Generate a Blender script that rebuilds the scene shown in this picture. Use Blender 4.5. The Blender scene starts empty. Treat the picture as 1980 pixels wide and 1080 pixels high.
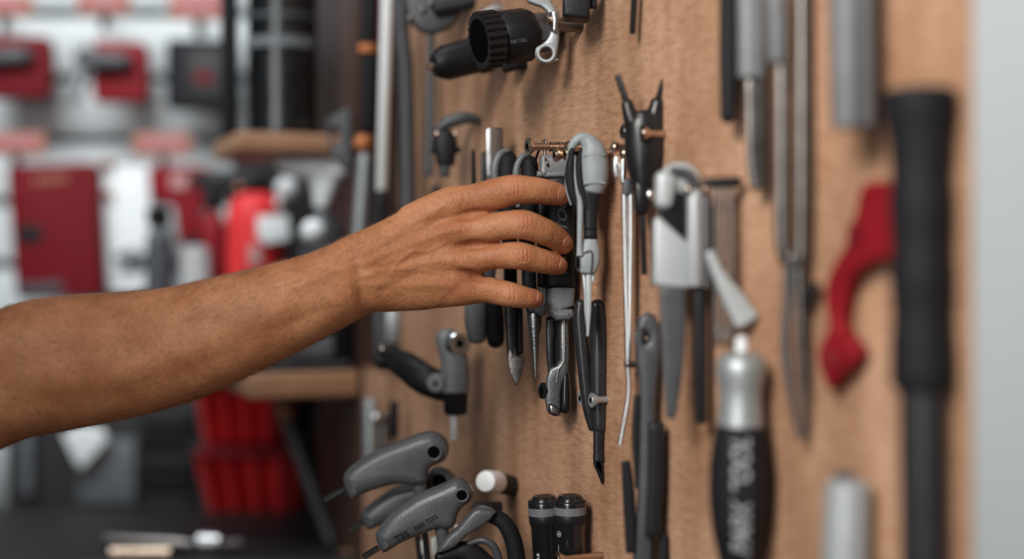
import bpy, bmesh, math, random
import numpy as np
from mathutils import Vector, Matrix

# ------------------------------------------------------------------ camera, world, light
random.seed(7)
C = bpy.context.scene.collection
scn = bpy.context.scene
CZ = 1.30                                     # eye height of the camera above the floor
F = 2750.0                                    # focal length in pixels of the 1980x1080 frame
cam = bpy.data.objects.new('camera', bpy.data.cameras.new('camera'))
C.objects.link(cam)
cam.location = (0, 0, CZ); cam.rotation_euler = (math.radians(90), 0, 0)
cam.data.lens = 50; cam.data.sensor_width = 36; cam.data.sensor_fit = 'HORIZONTAL'
cam.data.clip_start = 0.05
cam.data.dof.use_dof = True; cam.data.dof.focus_distance = 0.970; cam.data.dof.aperture_fstop = 1.8
scn.camera = cam
scn.view_settings.view_transform = 'Standard'; scn.view_settings.look = 'None'
scn.view_settings.gamma = 1.0; scn.view_settings.use_curve_mapping = False
scn.view_settings.exposure = 0.0

w = bpy.data.worlds.new('daylight'); scn.world = w; w.use_nodes = True
w.node_tree.nodes['Background'].inputs[0].default_value = (0.80, 0.90, 1.0, 1)
w.node_tree.nodes['Background'].inputs[1].default_value = 0.08

def area(name, loc, target, sx, sy, power, col):
    d = bpy.data.lights.new(name, 'AREA'); d.shape = 'RECTANGLE'; d.size = sx; d.size_y = sy
    d.energy = power; d.color = col
    o = bpy.data.objects.new(name, d); C.objects.link(o); o.location = loc
    o.rotation_euler = (Vector(target) - Vector(loc)).to_track_quat('-Z', 'Y').to_euler()
    return o
wl = area('window_daylight', (-1.15, -2.0, 1.65), (0.40, 1.0, 1.30), 0.45, 2.0, 5.2, (1.0, 0.98, 0.96)); wl.data.spread = math.radians(80)
dl = area('display_fill', (-0.68, 1.05, 2.3), (-0.50, 2.02, 1.25), 1.0, 0.5, 6.6, (0.95, 0.99, 1.0)); dl.data.spread = math.radians(90)  # added fill for the display wall; spread keeps it off the elbow
sp = bpy.data.lights.new('added_key_spot', 'SPOT'); sp.energy = 160; sp.color = (1.0, 0.96, 0.91)  # added key spot, no lamp of the place; narrow cone dims the elbow
sp.spot_size = math.radians(39); sp.spot_blend = 1.0; sp.shadow_soft_size = 0.34
so = bpy.data.objects.new('added_key_spot', sp); C.objects.link(so); so.location = (-0.58, -0.42, 2.10)
so.rotation_euler = (Vector((0.225, 0.82, 1.37)) - so.location).to_track_quat('-Z', 'Y').to_euler()

# ------------------------------------------------------------------ frames
def V(u, v, Y):                               # a point of the place seen at (u, v), Y metres away
    return Vector(((u - 990.0) / F * Y, Y, CZ + (540.0 - v) / F * Y))
NX, NY = -0.924, -0.383                       # outward normal of the plywood wall
TX, TY = 0.383, -0.924                        # along the wall, towards the camera
P0 = Vector((0.0529, 0.97, 0))
D0 = NX * P0.x + NY * P0.y
def WY(u, h=0.0):                             # distance of a point h metres in front of the plywood
    d = (u - 990.0) / F
    return (h + D0) / (NX * d + NY)
def W(u, v, h=0.0): return V(u, v, WY(u, h))
NV = Vector((NX, NY, 0)).normalized(); TV = Vector((TX, TY, 0)).normalized()
def onwall(p): return p - NV * ((p - P0).x * NV.x + (p - P0).y * NV.y)

# ------------------------------------------------------------------ materials
def lin(c):
    return tuple(((x / 255) / 12.92 if x / 255 <= 0.04045 else ((x / 255 + 0.055) / 1.055) ** 2.4) for x in c)
def mat(name, col, rough=0.5, metal=0.0, var=0.15, scale=60, bump=0.0, bscale=400, spec=0.5, coat=0.0, trans=0.0):
    m = bpy.data.materials.new(name); m.use_nodes = True
    nt = m.node_tree; b = nt.nodes['Principled BSDF']
    c = lin(col) if max(col) > 1.0 else col
    tc = nt.nodes.new('ShaderNodeTexCoord')
    n = nt.nodes.new('ShaderNodeTexNoise'); n.inputs['Scale'].default_value = scale; n.inputs['Detail'].default_value = 5
    nt.links.new(tc.outputs['Object'], n.inputs['Vector'])
    r = nt.nodes.new('ShaderNodeValToRGB')
    r.color_ramp.elements[0].position = 0.3; r.color_ramp.elements[1].position = 0.7
    r.color_ramp.elements[0].color = tuple(x * (1 - var) for x in c) + (1,)
    r.color_ramp.elements[1].color = tuple(min(1, x * (1 + var)) for x in c) + (1,)
    nt.links.new(n.outputs['Fac'], r.inputs['Fac']); nt.links.new(r.outputs['Color'], b.inputs['Base Color'])
    mr = nt.nodes.new('ShaderNodeMapRange')
    mr.inputs['To Min'].default_value = max(0.03, rough - 0.08); mr.inputs['To Max'].default_value = min(1, rough + 0.08)
    nt.links.new(n.outputs['Fac'], mr.inputs['Value']); nt.links.new(mr.outputs['Result'], b.inputs['Roughness'])
    b.inputs['Metallic'].default_value = metal
    b.inputs['Specular IOR Level'].default_value = spec
    b.inputs['Coat Weight'].default_value = coat
    b.inputs['Transmission Weight'].default_value = trans
    if bump:
        n2 = nt.nodes.new('ShaderNodeTexNoise'); n2.inputs['Scale'].default_value = bscale; n2.inputs['Detail'].default_value = 3
        nt.links.new(tc.outputs['Object'], n2.inputs['Vector'])
        bp = nt.nodes.new('ShaderNodeBump'); bp.inputs['Strength'].default_value = bump; bp.inputs['Distance'].default_value = 0.001
        nt.links.new(n2.outputs['Fac'], bp.inputs['Height']); nt.links.new(bp.outputs['Normal'], b.inputs['Normal'])
    return m
M = {}
M['black'] = mat('black_plastic', (0.012, 0.012, 0.014), 0.45, bump=0.15, spec=0.25)
M['rubber'] = mat('black_rubber', (0.012, 0.012, 0.0145), 0.6, bump=0.3, bscale=900, spec=0.2)
M['gloss'] = mat('glossy_black', (0.010, 0.010, 0.011), 0.22, coat=0.2)
M['dip'] = mat('dipped_black_vinyl', (0.020, 0.020, 0.023), 0.30, bump=0.1)
M['blacksteel'] = mat('blackened_steel', (0.028, 0.028, 0.030), 0.35, 0.5, bump=0.2, bscale=300)
M['grey'] = mat('grey_plastic', (0.15, 0.16, 0.17), 0.42, bump=0.25, bscale=700)
M['dgrey'] = mat('dark_grey_plastic', (0.06, 0.063, 0.07), 0.42, bump=0.2)
M['lgrey'] = mat('light_grey_rubber', (0.27, 0.30, 0.31), 0.5, bump=0.25, bscale=600)
M['steel'] = mat('brushed_steel', (0.50, 0.51, 0.52), 0.33, 1.0, bump=0.2, bscale=500)
M['dsteel'] = mat('dark_steel', (0.19, 0.178, 0.17), 0.36, 1.0, bump=0.2, bscale=400)
M['chrome'] = mat('polished_steel', (0.85, 0.88, 0.89), 0.16, 1.0, var=0.04)
M['silver'] = mat('satin_aluminium', (0.40, 0.43, 0.44), 0.45, 0.6, var=0.06)
M['paleal'] = mat('pale_aluminium', (0.42, 0.45, 0.46), 0.45, 0.25, var=0.05)
M['brass'] = mat('brass_plated_steel', (0.56, 0.43, 0.34), 0.28, 1.0, bump=0.2)
M['hole'] = mat('bore_shade', (0.004, 0.004, 0.004), 0.9, spec=0.0)  # near-black colour of flat discs, painted for the shade inside holes
M['red'] = mat('red_plastic', (0.22, 0.008, 0.014), 0.5, spec=0.2)
M['dred'] = mat('deep_red_box', (0.15, 0.007, 0.012), 0.6, spec=0.15)
M['bred'] = mat('bright_red_plastic', (0.70, 0.035, 0.04), 0.5, spec=0.3)
M['can'] = mat('dark_lacquered_metal', (0.10, 0.105, 0.11), 0.28, 1.0)
M['white'] = mat('white_plastic', (0.82, 0.85, 0.86), 0.4, var=0.04)
M['slat'] = mat('white_laminate', (0.66, 0.70, 0.71), 0.5, var=0.05, scale=6)
M['groove'] = mat('aluminium_groove_insert', (0.22, 0.24, 0.25), 0.5, var=0.1)
M['pink'] = mat('coral_label_paper', (0.40, 0.12, 0.12), 0.6)
M['pinkt'] = mat('pale_label_print', (0.50, 0.28, 0.27), 0.6)
M['tan'] = mat('tan_label_rim', (0.36, 0.15, 0.09), 0.5)
M['orange'] = mat('orange_wood', (0.52, 0.17, 0.05), 0.5)
M['text'] = mat('grey_print', (0.33, 0.35, 0.36), 0.5)
M['dtext'] = mat('dim_grey_print', (0.085, 0.09, 0.10), 0.5)
M['ltext'] = mat('white_print', (0.6, 0.62, 0.62), 0.5)
M['clear'] = mat('clear_plastic', (0.75, 0.78, 0.79), 0.25, trans=0.5, var=0.02)
M['dark'] = mat('dark_cabinet_paint', (0.010, 0.010, 0.012), 0.55)
M['mid'] = mat('grey_cabinet_paint', (0.12, 0.13, 0.14), 0.5)
M['floor'] = mat('dark_floor', (0.05, 0.05, 0.052), 0.6, scale=4)
M['gwall'] = mat('dark_back_wall', (0.03, 0.03, 0.033), 0.8, scale=4)
M['trim'] = mat('white_painted_trim', (0.52, 0.57, 0.59), 0.5, var=0.02, scale=4)
M['nail'] = mat('fingernail', (0.50, 0.21, 0.115), 0.4, var=0.06)
M['hair'] = mat('arm_hair', (0.20, 0.09, 0.045), 0.5)
M['copper'] = mat('wire_steel', (0.20, 0.18, 0.17), 0.35, 1.0)

def plywood():
    m = bpy.data.materials.new('plywood'); m.use_nodes = True
    nt = m.node_tree; b = nt.nodes['Principled BSDF']; L = nt.links
    tc = nt.nodes.new('ShaderNodeTexCoord')
    def noise(sx, sy, sz, sc, det, rough=0.55):
        mp = nt.nodes.new('ShaderNodeMapping'); mp.inputs['Scale'].default_value = (sx, sy, sz)
        n = nt.nodes.new('ShaderNodeTexNoise'); n.inputs['Scale'].default_value = sc; n.inputs['Detail'].default_value = det
        n.inputs['Roughness'].default_value = rough
        L.new(tc.outputs['Object'], mp.inputs['Vector']); L.new(mp.outputs['Vector'], n.inputs['Vector'])
        return n
    def ramp(n, p0, c0, p1, c1):
        r = nt.nodes.new('ShaderNodeValToRGB')
        r.color_ramp.elements[0].position = p0; r.color_ramp.elements[0].color = c0 + (1,)
        r.color_ramp.elements[1].position = p1; r.color_ramp.elements[1].color = c1 + (1,)
        L.new(n.outputs['Fac'], r.inputs['Fac']); return r
    def mul(a, c, f=1.0):
        x = nt.nodes.new('ShaderNodeMix'); x.data_type = 'RGBA'; x.blend_type = 'MULTIPLY'; x.inputs['Factor'].default_value = f
        L.new(a, x.inputs['A']); L.new(c, x.inputs['B']); return x.outputs['Result']
    # local x along the wall, local z up
    base = ramp(noise(1, 1, 0.8, 14, 4), 0.3, (0.50, 0.29, 0.175), 0.7, (0.68, 0.43, 0.29))
    band = ramp(noise(1.2, 1, 0.16, 22, 3), 0.35, (0.70, 0.65, 0.61), 0.62, (1, 1, 1))
    fib = ramp(noise(1, 1, 14, 60, 6, 0.7), 0.35, (0.66, 0.60, 0.55), 0.58, (1, 1, 1))
    pore = ramp(noise(6, 1, 60, 24, 3, 0.7), 0.28, (0.42, 0.35, 0.30), 0.42, (1, 1, 1))
    stain_shade = ramp(noise(1, 1, 0.5, 7, 2), 0.22, (0.60, 0.55, 0.53), 0.42, (1, 1, 1))
    c = mul(base.outputs['Color'], band.outputs['Color'], 0.9)
    mot = ramp(noise(0.8, 1, 3.0, 95, 4, 0.65), 0.36, (0.80, 0.70, 0.63), 0.56, (1, 1, 1))
    spk = ramp(noise(2.0, 1, 1.0, 120, 2), 0.22, (0.30, 0.25, 0.22), 0.29, (1, 1, 1))
    c = mul(c, mot.outputs['Color'], 0.85); c = mul(c, spk.outputs['Color'], 0.8)
    c = mul(c, fib.outputs['Color'], 0.75); c = mul(c, pore.outputs['Color'], 0.7); c = mul(c, stain_shade.outputs['Color'], 0.8)
    L.new(c, b.inputs['Base Color']); b.inputs['Roughness'].default_value = 0.52
    bp = nt.nodes.new('ShaderNodeBump'); bp.inputs['Strength'].default_value = 0.25; bp.inputs['Distance'].default_value = 0.0006
    L.new(fib.outputs['Color'], bp.inputs['Height']); L.new(bp.outputs['Normal'], b.inputs['Normal'])
    return m
M['ply'] = plywood()

def skin_mat():
    m = bpy.data.materials.new('skin'); m.use_nodes = True
    nt = m.node_tree; b = nt.nodes['Principled BSDF']; L = nt.links
    tc = nt.nodes.new('ShaderNodeTexCoord')
    def noise(sc, det): 
        n = nt.nodes.new('ShaderNodeTexNoise'); n.inputs['Scale'].default_value = sc; n.inputs['Detail'].default_value = det
        L.new(tc.outputs['Object'], n.inputs['Vector']); return n
    r = nt.nodes.new('ShaderNodeValToRGB'); n1 = noise(38, 6)
    r.color_ramp.elements[0].position = 0.32; r.color_ramp.elements[0].color = (0.40, 0.158, 0.070, 1)
    r.color_ramp.elements[1].position = 0.68; r.color_ramp.elements[1].color = (0.57, 0.262, 0.130, 1)
    L.new(n1.outputs['Fac'], r.inputs['Fac'])
    r2 = nt.nodes.new('ShaderNodeValToRGB'); n2 = noise(420, 4)
    r2.color_ramp.elements[0].position = 0.3; r2.color_ramp.elements[0].color = (0.80, 0.76, 0.72, 1)
    r2.color_ramp.elements[1].position = 0.6; r2.color_ramp.elements[1].color = (1, 1, 1, 1)
    L.new(n2.outputs['Fac'], r2.inputs['Fac'])
    x = nt.nodes.new('ShaderNodeMix'); x.data_type = 'RGBA'; x.blend_type = 'MULTIPLY'; x.inputs['Factor'].default_value = 0.8
    L.new(r.outputs['Color'], x.inputs['A']); L.new(r2.outputs['Color'], x.inputs['B'])
    at = nt.nodes.new('ShaderNodeAttribute'); at.attribute_name = 'tone'
    y = nt.nodes.new('ShaderNodeMix'); y.data_type = 'RGBA'; y.inputs['B'].default_value = (0.42, 0.125, 0.075, 1)
    L.new(at.outputs['Fac'], y.inputs['Factor']); L.new(x.outputs['Result'], y.inputs['A'])
    L.new(y.outputs['Result'], b.inputs['Base Color'])
    b.inputs['Roughness'].default_value = 0.5; b.inputs['Specular IOR Level'].default_value = 0.28
    b.inputs['Subsurface Weight'].default_value = 0.08
    b.inputs['Subsurface Radius'].default_value = (1.0, 0.35, 0.15); b.inputs['Subsurface Scale'].default_value = 0.004
    vo = nt.nodes.new('ShaderNodeTexVoronoi'); vo.inputs['Scale'].default_value = 750
    L.new(tc.outputs['Object'], vo.inputs['Vector'])
    bp = nt.nodes.new('ShaderNodeBump'); bp.inputs['Strength'].default_value = 0.35; bp.inputs['Distance'].default_value = 0.0006
    L.new(vo.outputs['Distance'], bp.inputs['Height'])
    bq = nt.nodes.new('ShaderNodeBump'); bq.inputs['Strength'].default_value = 0.35; bq.inputs['Distance'].default_value = 0.0012
    L.new(n2.outputs['Fac'], bq.inputs['Height']); L.new(bp.outputs['Normal'], bq.inputs['Normal'])
    L.new(bq.outputs['Normal'], b.inputs['Normal'])
    return m
M['skin'] = skin_mat()

# ------------------------------------------------------------------ mesh builders
class MB:
    def __init__(s): s.v = []; s.f = []
    def add(s, vs, fs):
        o = len(s.v); s.v += [Vector(x) for x in vs]; s.f += [tuple(i + o for i in f) for f in fs]; return s
    def rings(s, rings, cap=True):
        n = len(rings[0]); vs = [p for r in rings for p in r]; fs = []
        for i in range(len(rings) - 1):
            for j in range(n):
                a, b = i * n + j, i * n + (j + 1) % n
                fs.append((a, b, b + n, a + n))
        if cap:
            fs.append(tuple(range(n))[::-1]); fs.append(tuple(range((len(rings) - 1) * n, len(rings) * n)))
        return s.add(vs, fs)
    def lathe(s, a, b, prof, seg=40, px=None):
        """profile (t along a->b, radius in px at the distance of a, or metres when px is 1)"""
        k = (a.y / F) if px is None else px
        ax = (b - a); ln = ax.length; ax.normalize()
        e1 = ax.cross(Vector((0, 1, 0)));
        if e1.length < 1e-3: e1 = ax.cross(Vector((0, 0, 1)))
        e1.normalize(); e2 = ax.cross(e1)
        rs = []
        for t, r in prof:
            c = a + ax * (t * ln)
            rs.append([c + (e1 * math.cos(2 * math.pi * j / seg) + e2 * math.sin(2 * math.pi * j / seg)) * max(r * k, 1e-5) for j in range(seg)])
        return s.rings(rs)
    def tube(s, pts, r, seg=14, smooth=6):
        """pts: vectors; r: metres or list"""
        rr = r if isinstance(r, (list, tuple)) else [r] * len(pts)
        if smooth and len(pts) > 2: pts, rr = cr([list(p) + [q] for p, q in zip(pts, rr)], smooth)
        rs = []; up = None
        for i, p in enumerate(pts):
            t = (pts[min(i + 1, len(pts) - 1)] - pts[max(i - 1, 0)]).normalized()
            if up is None:
                up = t.cross(Vector((0, 1, 0.01))); up = up.normalized()
            up = (up - t * up.dot(t)).normalized(); e2 = t.cross(up)
            rs.append([p + (up * math.cos(2 * math.pi * j / seg) + e2 * math.sin(2 * math.pi * j / seg)) * rr[i] for j in range(seg)])
        return s.rings(rs)
    def limb(s, st, seg=28, pw=2.0, smooth=5, cap0=1.0, cap1=1.0, vertical=False):
        """st: (u, v, a, b, Y): a half width in the picture, b half depth, both px at that distance"""
        if smooth and len(st) > 2:
            A = np.array(st, float); out = []
            n = len(A)
            for i in range(n - 1):
                p0, p1, p2, p3 = A[max(i - 1, 0)], A[i], A[i + 1], A[min(i + 2, n - 1)]
                for q in range(smooth):
                    t = q / smooth
                    out.append(0.5 * (2 * p1 + (p2 - p0) * t + (2 * p0 - 5 * p1 + 4 * p2 - p3) * t * t + (3 * p1 - p0 - 3 * p2 + p3) * t ** 3))
            out.append(A[-1]); st = [tuple(x) for x in out]
        P = [V(q[0], q[1], q[4]) for q in st]
        dirs = []
        for i in range(len(P)):
            dirs.append((P[min(i + 1, len(P) - 1)] - P[max(i - 1, 0)]).normalized())
        def ring(c, t, a, b):
            n = Vector((-t.z, 0, t.x)); n = n.normalized() if not vertical else Vector((0, 0, 1))
            d = n.cross(t).normalized() if not vertical else Vector((0, 1, 0))
            if d.y < 0: d = -d
            o = []
            for j in range(seg):
                th = 2 * math.pi * j / seg; cs, sn = math.cos(th), math.sin(th)
                o.append(c + n * (a * math.copysign(abs(cs) ** (2 / pw), cs)) + d * (b * math.copysign(abs(sn) ** (2 / pw), sn)))
            return o
        rs = []
        k0 = st[0][4] / F; a0, b0 = st[0][2] * k0, st[0][3] * k0
        if cap0:
            for q in (1.0, 0.97, 0.86, 0.7, 0.5, 0.25):
                f = math.sqrt(max(0, 1 - q * q)); f = max(f, 0.03)
                rs.append(ring(P[0] - dirs[0] * (min(a0, b0) * cap0 * q), dirs[0], a0 * f, b0 * f))
        for i, q in enumerate(st):
            k = q[4] / F; rs.append(ring(P[i], dirs[i], q[2] * k, q[3] * k))
        k1 = st[-1][4] / F; a1, b1 = st[-1][2] * k1, st[-1][3] * k1
        if cap1:
            for q in (0.25, 0.5, 0.7, 0.86, 0.97, 1.0):
                f = math.sqrt(max(0, 1 - q * q)); f = max(f, 0.03)
                rs.append(ring(P[-1] + dirs[-1] * (min(a1, b1) * cap1 * q), dirs[-1], a1 * f, b1 * f))
        return s.rings(rs)
    def ell(s, c, ru, rv, rd, rot=0.0, seg=24, nr=14):
        """ellipsoid at vector c; radii px in the picture, depth px"""
        k = c.y / F; rs = []
        e = Vector((math.cos(rot), 0, -math.sin(rot))); g = Vector((math.sin(rot), 0, math.cos(rot)))
        for i in range(nr + 1):
            ph = math.pi * i / nr; z = math.cos(ph); r = max(math.sin(ph), 0.01)
            rs.append([c + g * (z * rv * k) + e * (r * math.cos(2 * math.pi * j / seg) * ru * k) + Vector((0, 1, 0)) * (r * math.sin(2 * math.pi * j / seg) * rd * k) for j in range(seg)])
        return s.rings(rs)
    def plate(s, outline, Y=None, th=0.006, h=None, bev=0.001, holes=(), smooth=0, yaw=None):
        """outline (u, v) extruded; front face at distance Y (facing the camera) or h metres off the plywood (lying along it)"""
        if smooth: outline = crc(outline, smooth)
        us = [p[0] for p in outline]; uc = (min(us) + max(us)) / 2
        Yr = Y if h is None else WY(uc, h)
        k = Yr / F
        cu = bpy.data.curves.new('t', 'CURVE'); cu.dimensions = '2D'; cu.fill_mode = 'BOTH'
        cu.extrude = max(th / 2 - bev, 1e-5); cu.bevel_depth = bev; cu.bevel_resolution = 2; cu.offset = -bev
        for pl in [outline] + list(holes):
            sp = cu.splines.new('POLY'); sp.points.add(len(pl) - 1); sp.use_cyclic_u = True
            for q, (u, v) in enumerate(pl): sp.points[q].co = ((u - uc) * k, -v * k, 0, 1)
        o = bpy.data.objects.new('t', cu); C.objects.link(o)
        dg = bpy.context.evaluated_depsgraph_get(); dg.update()
        me = bpy.data.meshes.new_from_object(o.evaluated_get(dg))
        vs = []
        for q in me.vertices:
            u, v, z = q.co.x / k + uc, -q.co.y / k, th / 2 - q.co.z      # z: 0 front .. th back
            if h is None: vs.append(V(u, v, Y) + Vector((0, z, 0)))
            else: vs.append(W(u, v, h) - NV * z)
        s.add(vs, [tuple(p.vertices) for p in me.polygons])
        bpy.data.objects.remove(o); bpy.data.curves.remove(cu); bpy.data.meshes.remove(me)
        return s
    def box(s, u0, u1, v0, v1, Y0, Y1, bev=0.0):
        """a box whose front face shows u0..u1, v0..v1 at distance Y0"""
        a, b = V(u0, v1, Y0), V(u1, v0, Y0)
        return s.cube(a.x, b.x, Y0, Y1, a.z, b.z, bev)
    def cube(s, x0, x1, y0, y1, z0, z1, bev=0.0, fr=None):
        bm = bmesh.new(); bmesh.ops.create_cube(bm, size=1)
        for q in bm.verts:
            q.co = Vector(((x0 + x1) / 2 + q.co.x * (x1 - x0), (y0 + y1) / 2 + q.co.y * (y1 - y0), (z0 + z1) / 2 + q.co.z * (z1 - z0)))
        if bev: bmesh.ops.bevel(bm, geom=bm.edges[:], offset=bev, segments=3, profile=0.5, affect='EDGES')
        bm.verts.index_update()
        vs = [q.co.copy() for q in bm.verts]
        if fr: vs = [fr(q) for q in vs]
        s.add(vs, [tuple(q.index for q in f.verts) for f in bm.faces]); bm.free(); return s
    def wbox(s, s0, s1, h0, h1, z0, z1, bev=0.0):
        """box in the wall's own frame: along it, off it, up"""
        return s.cube(s0, s1, h0, h1, z0, z1, bev, lambda q: P0 + TV * q.x + NV * q.y + Vector((0, 0, q.z)))
def cr(rows, sub):
    A = np.array(rows, float); out = []; n = len(A)
    for i in range(n - 1):
        p0, p1, p2, p3 = A[max(i - 1, 0)], A[i], A[i + 1], A[min(i + 2, n - 1)]
        for q in range(sub):
            t = q / sub
            out.append(0.5 * (2 * p1 + (p2 - p0) * t + (2 * p0 - 5 * p1 + 4 * p2 - p3) * t * t + (3 * p1 - p0 - 3 * p2 + p3) * t ** 3))
    out.append(A[-1])
    return [Vector(x[:3]) for x in out], [float(x[3]) for x in out]
def crc(pts, sub):
    A = np.array(pts, float); n = len(A); out = []
    for i in range(n):
        p0, p1, p2, p3 = A[i - 1], A[i], A[(i + 1) % n], A[(i + 2) % n]
        for q in range(sub):
            t = q / sub
            x = 0.5 * (2 * p1 + (p2 - p0) * t + (2 * p0 - 5 * p1 + 4 * p2 - p3) * t * t + (3 * p1 - p0 - 3 * p2 + p3) * t ** 3)
            out.append((x[0], x[1]))
    return out
def circ(u, v, r, n=24, ry=None):
    ry = ry or r
    return [(u + r * math.cos(2 * math.pi * i / n), v + ry * math.sin(2 * math.pi * i / n)) for i in range(n)]
def s_of(u): 
    p = W(u, 540, 0) - P0
    return p.dot(TV)

def build(name, mb, m, parent=None, label=None, cat=None, group=None, kind=None, ang=38):
    me = bpy.data.meshes.new(name)
    loc = parent.matrix_world.translation.copy() if False else (Vector(parent['_o']) if parent is not None else None)
    if loc is None:
        xs = [v.x for v in mb.v]; ys = [v.y for v in mb.v]; zs = [v.z for v in mb.v]
        loc = Vector(((min(xs) + max(xs)) / 2, (min(ys) + max(ys)) / 2, min(zs)))
    me.from_pydata([v - loc for v in mb.v], [], mb.f)
    bm = bmesh.new(); bm.from_mesh(me); bmesh.ops.remove_doubles(bm, verts=bm.verts, dist=1e-6)
    bmesh.ops.recalc_face_normals(bm, faces=bm.faces); bm.to_mesh(me); bm.free()
    me.polygons.foreach_set('use_smooth', [True] * len(me.polygons))
    me.set_sharp_from_angle(angle=math.radians(ang))
    me.materials.append(m)
    o = bpy.data.objects.new(name, me); C.objects.link(o)
    if parent is not None: o.parent = parent
    else: o.location = loc
    o['_o'] = list(loc)
    if label: o['label'] = label
    if cat: o['category'] = cat
    if group: o['group'] = group
    if kind: o['kind'] = kind
    return o
def thing(name, label, cat, loc, group=None):
    o = bpy.data.objects.new(name, None); C.objects.link(o); o.empty_display_size = 0.02
    o.location = loc; o['label'] = label; o['category'] = cat; o['_o'] = list(loc)
    if group: o['group'] = group
    return o
def sub(parent, obj_): return obj_
def child(name, mb, m, parent, label=None, kind=None):
    # parent may be an Empty thing or a part (its mesh sits at the thing's origin, so sub-parts share it)
    return build(name, mb, m, parent, label=label, kind=kind)
def text(parent, s, m, u, v, Y, length, ang=0.0, shear=0.0, height=None, cyl=None, name='lettering', th=0.0003, mapf=None):
    cu = bpy.data.curves.new('t', 'FONT'); cu.body = s; cu.align_x = 'CENTER'; cu.align_y = 'CENTER'; cu.shear = shear; cu.extrude = 0.0; cu.offset = 0.022
    o = bpy.data.objects.new('t', cu); C.objects.link(o)
    dg = bpy.context.evaluated_depsgraph_get(); dg.update()
    me = bpy.data.meshes.new_from_object(o.evaluated_get(dg))
    xs = [q.co.x for q in me.vertices]; ys = [q.co.y for q in me.vertices]
    k = length / (max(xs) - min(xs)); ky = k if height is None else height / (max(ys) - min(ys))
    cx, cy = (max(xs) + min(xs)) / 2, (max(ys) + min(ys)) / 2
    ca, sa = math.cos(ang), math.sin(ang); mb = MB(); vs = []
    for q in me.vertices:
        x, y = (q.co.x - cx) * k, (q.co.y - cy) * ky
        uu, vv = u + x * ca - y * sa, v - (x * sa + y * ca)
        if mapf: vs.append(mapf(uu, vv)); continue
        p = V(uu, vv, Y)
        if cyl: p = p + Vector((0, -math.sqrt(max(cyl[1] ** 2 - (uu - cyl[0]) ** 2, 1)) * Y / F - 0.0004, 0))
        vs.append(p)
    mb.add(vs, [tuple(p.vertices) for p in me.polygons])
    bpy.data.objects.remove(o); bpy.data.curves.remove(cu); bpy.data.meshes.remove(me)
    return child(name, mb, m, parent)
# ------------------------------------------------------------------ the setting
def wall_board(name, s0, s1, z0, z1, th, m):
    bm = bmesh.new(); bmesh.ops.create_cube(bm, size=1)
    for q in bm.verts: q.co = Vector(((s0 + s1) / 2 + q.co.x * (s1 - s0), th / 2 + q.co.y * th, (z0 + z1) / 2 + q.co.z * (z1 - z0)))
    me = bpy.data.meshes.new(name); bm.to_mesh(me); bm.free(); me.materials.append(m)
    o = bpy.data.objects.new(name, me); C.objects.link(o)
    o.matrix_world = Matrix(((TV.x, -NV.x, 0, P0.x), (TV.y, -NV.y, 0, P0.y), (0, 0, 1, 0), (0, 0, 0, 1)))
    o['kind'] = 'structure'; o['label'] = name; return o
YB = 2.08
o = wall_board('wall_right', s_of(690) - 0.15, 1.6, 0, 2.6, 0.018, M['ply'])
o['label'] = 'plywood tool wall running back into the room'
b = MB(); b.cube(-4, 4, -3, 3, -0.05, 0); o = build('floor', b, M['floor'], kind='structure', label='dark workshop floor')
b = MB(); b.cube(-4, 1.4, YB, YB + 0.05, 0, 2.7); o = build('wall_back', b, M['gwall'], kind='structure', label='dark back wall behind the display')
b = MB(); b.wbox(s_of(1921), s_of(1921) + 0.5, 0.0, 0.012, 0.0, 2.6, 0.002)
o = build('trim_1', b, M['trim'], kind='structure', label='white painted board at the right edge of the plywood')

# slatwall: white slats with grey grooves
YS = 2.03
t = thing('slatwall_panel', 'white slatted display wall hung with red packages', 'display panel', V(200, 700, YS))
gv = [-220, -98, 25, 150, 268, 390, 512, 634, 756]
for i in range(len(gv) - 1):
    b = MB(); b.box(-320, 562, gv[i] + 9, gv[i + 1] - 9, YS, YS + 0.03, 0.004); child('slat', b, M['slat'], t)
b = MB(); b.box(-320, 562, -226, 700, YS + 0.025, YB - 0.002); child('groove_insert', b, M['groove'], t)

def label_holder(name, lab, u0, u1, v0, v1, tilt=0, Y=1.93):
    t = thing(name, lab, 'label', V((u0 + u1) / 2, v1, Y), 'price labels on the display hooks')
    b = MB(); b.plate([(u0, v0 + tilt), (u1, v0), (u1, v1), (u0, v1 + tilt)], Y, 0.004, bev=0.0015); child('label_rim', b, M['tan'], t)
    b = MB(); b.plate([(u0 + 9, v0 + 6 + tilt), (u1 - 9, v0 + 6), (u1 - 9, v1 - 8), (u0 + 9, v1 - 8 + tilt)], Y - 0.001, 0.002, bev=0.0004); child('label_card', b, M['pink'], t)
    b = MB(); n = 7
    for i in range(n):
        x = u0 + 20 + (u1 - u0 - 45) * i / (n - 1)
        b.plate([(x, (v0 + v1) / 2 - 7), (x + 6, (v0 + v1) / 2 - 7), (x + 6, (v0 + v1) / 2 + 6), (x, (v0 + v1) / 2 + 6)], Y - 0.0016, 0.0008, bev=0.0002)
    child('label_print', b, M['pinkt'], t)
    uh = (u0 + u1) / 2
    b = MB(); b.tube([V(uh, v1 - 10, Y + 0.004), V(uh, v1 - 10, YS + 0.02)], 0.0035, smooth=0)
    b.tube([V(uh, v1 - 10, Y + 0.004), V(uh + 1, v1 + 12, Y + 0.02), V(uh + 1, v1 + 30, Y + 0.03)], 0.006, smooth=3); child('hook', b, M['dsteel'], t)
label_holder('price_label', 'coral price label cut off by the top left corner', -50, 62, -12, 31)
label_holder('price_label', 'coral price label above the red package with light clasp', 148, 252, -16, 27)
label_holder('price_label', 'coral price label above the black package', 327, 438, -14, 38)
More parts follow.
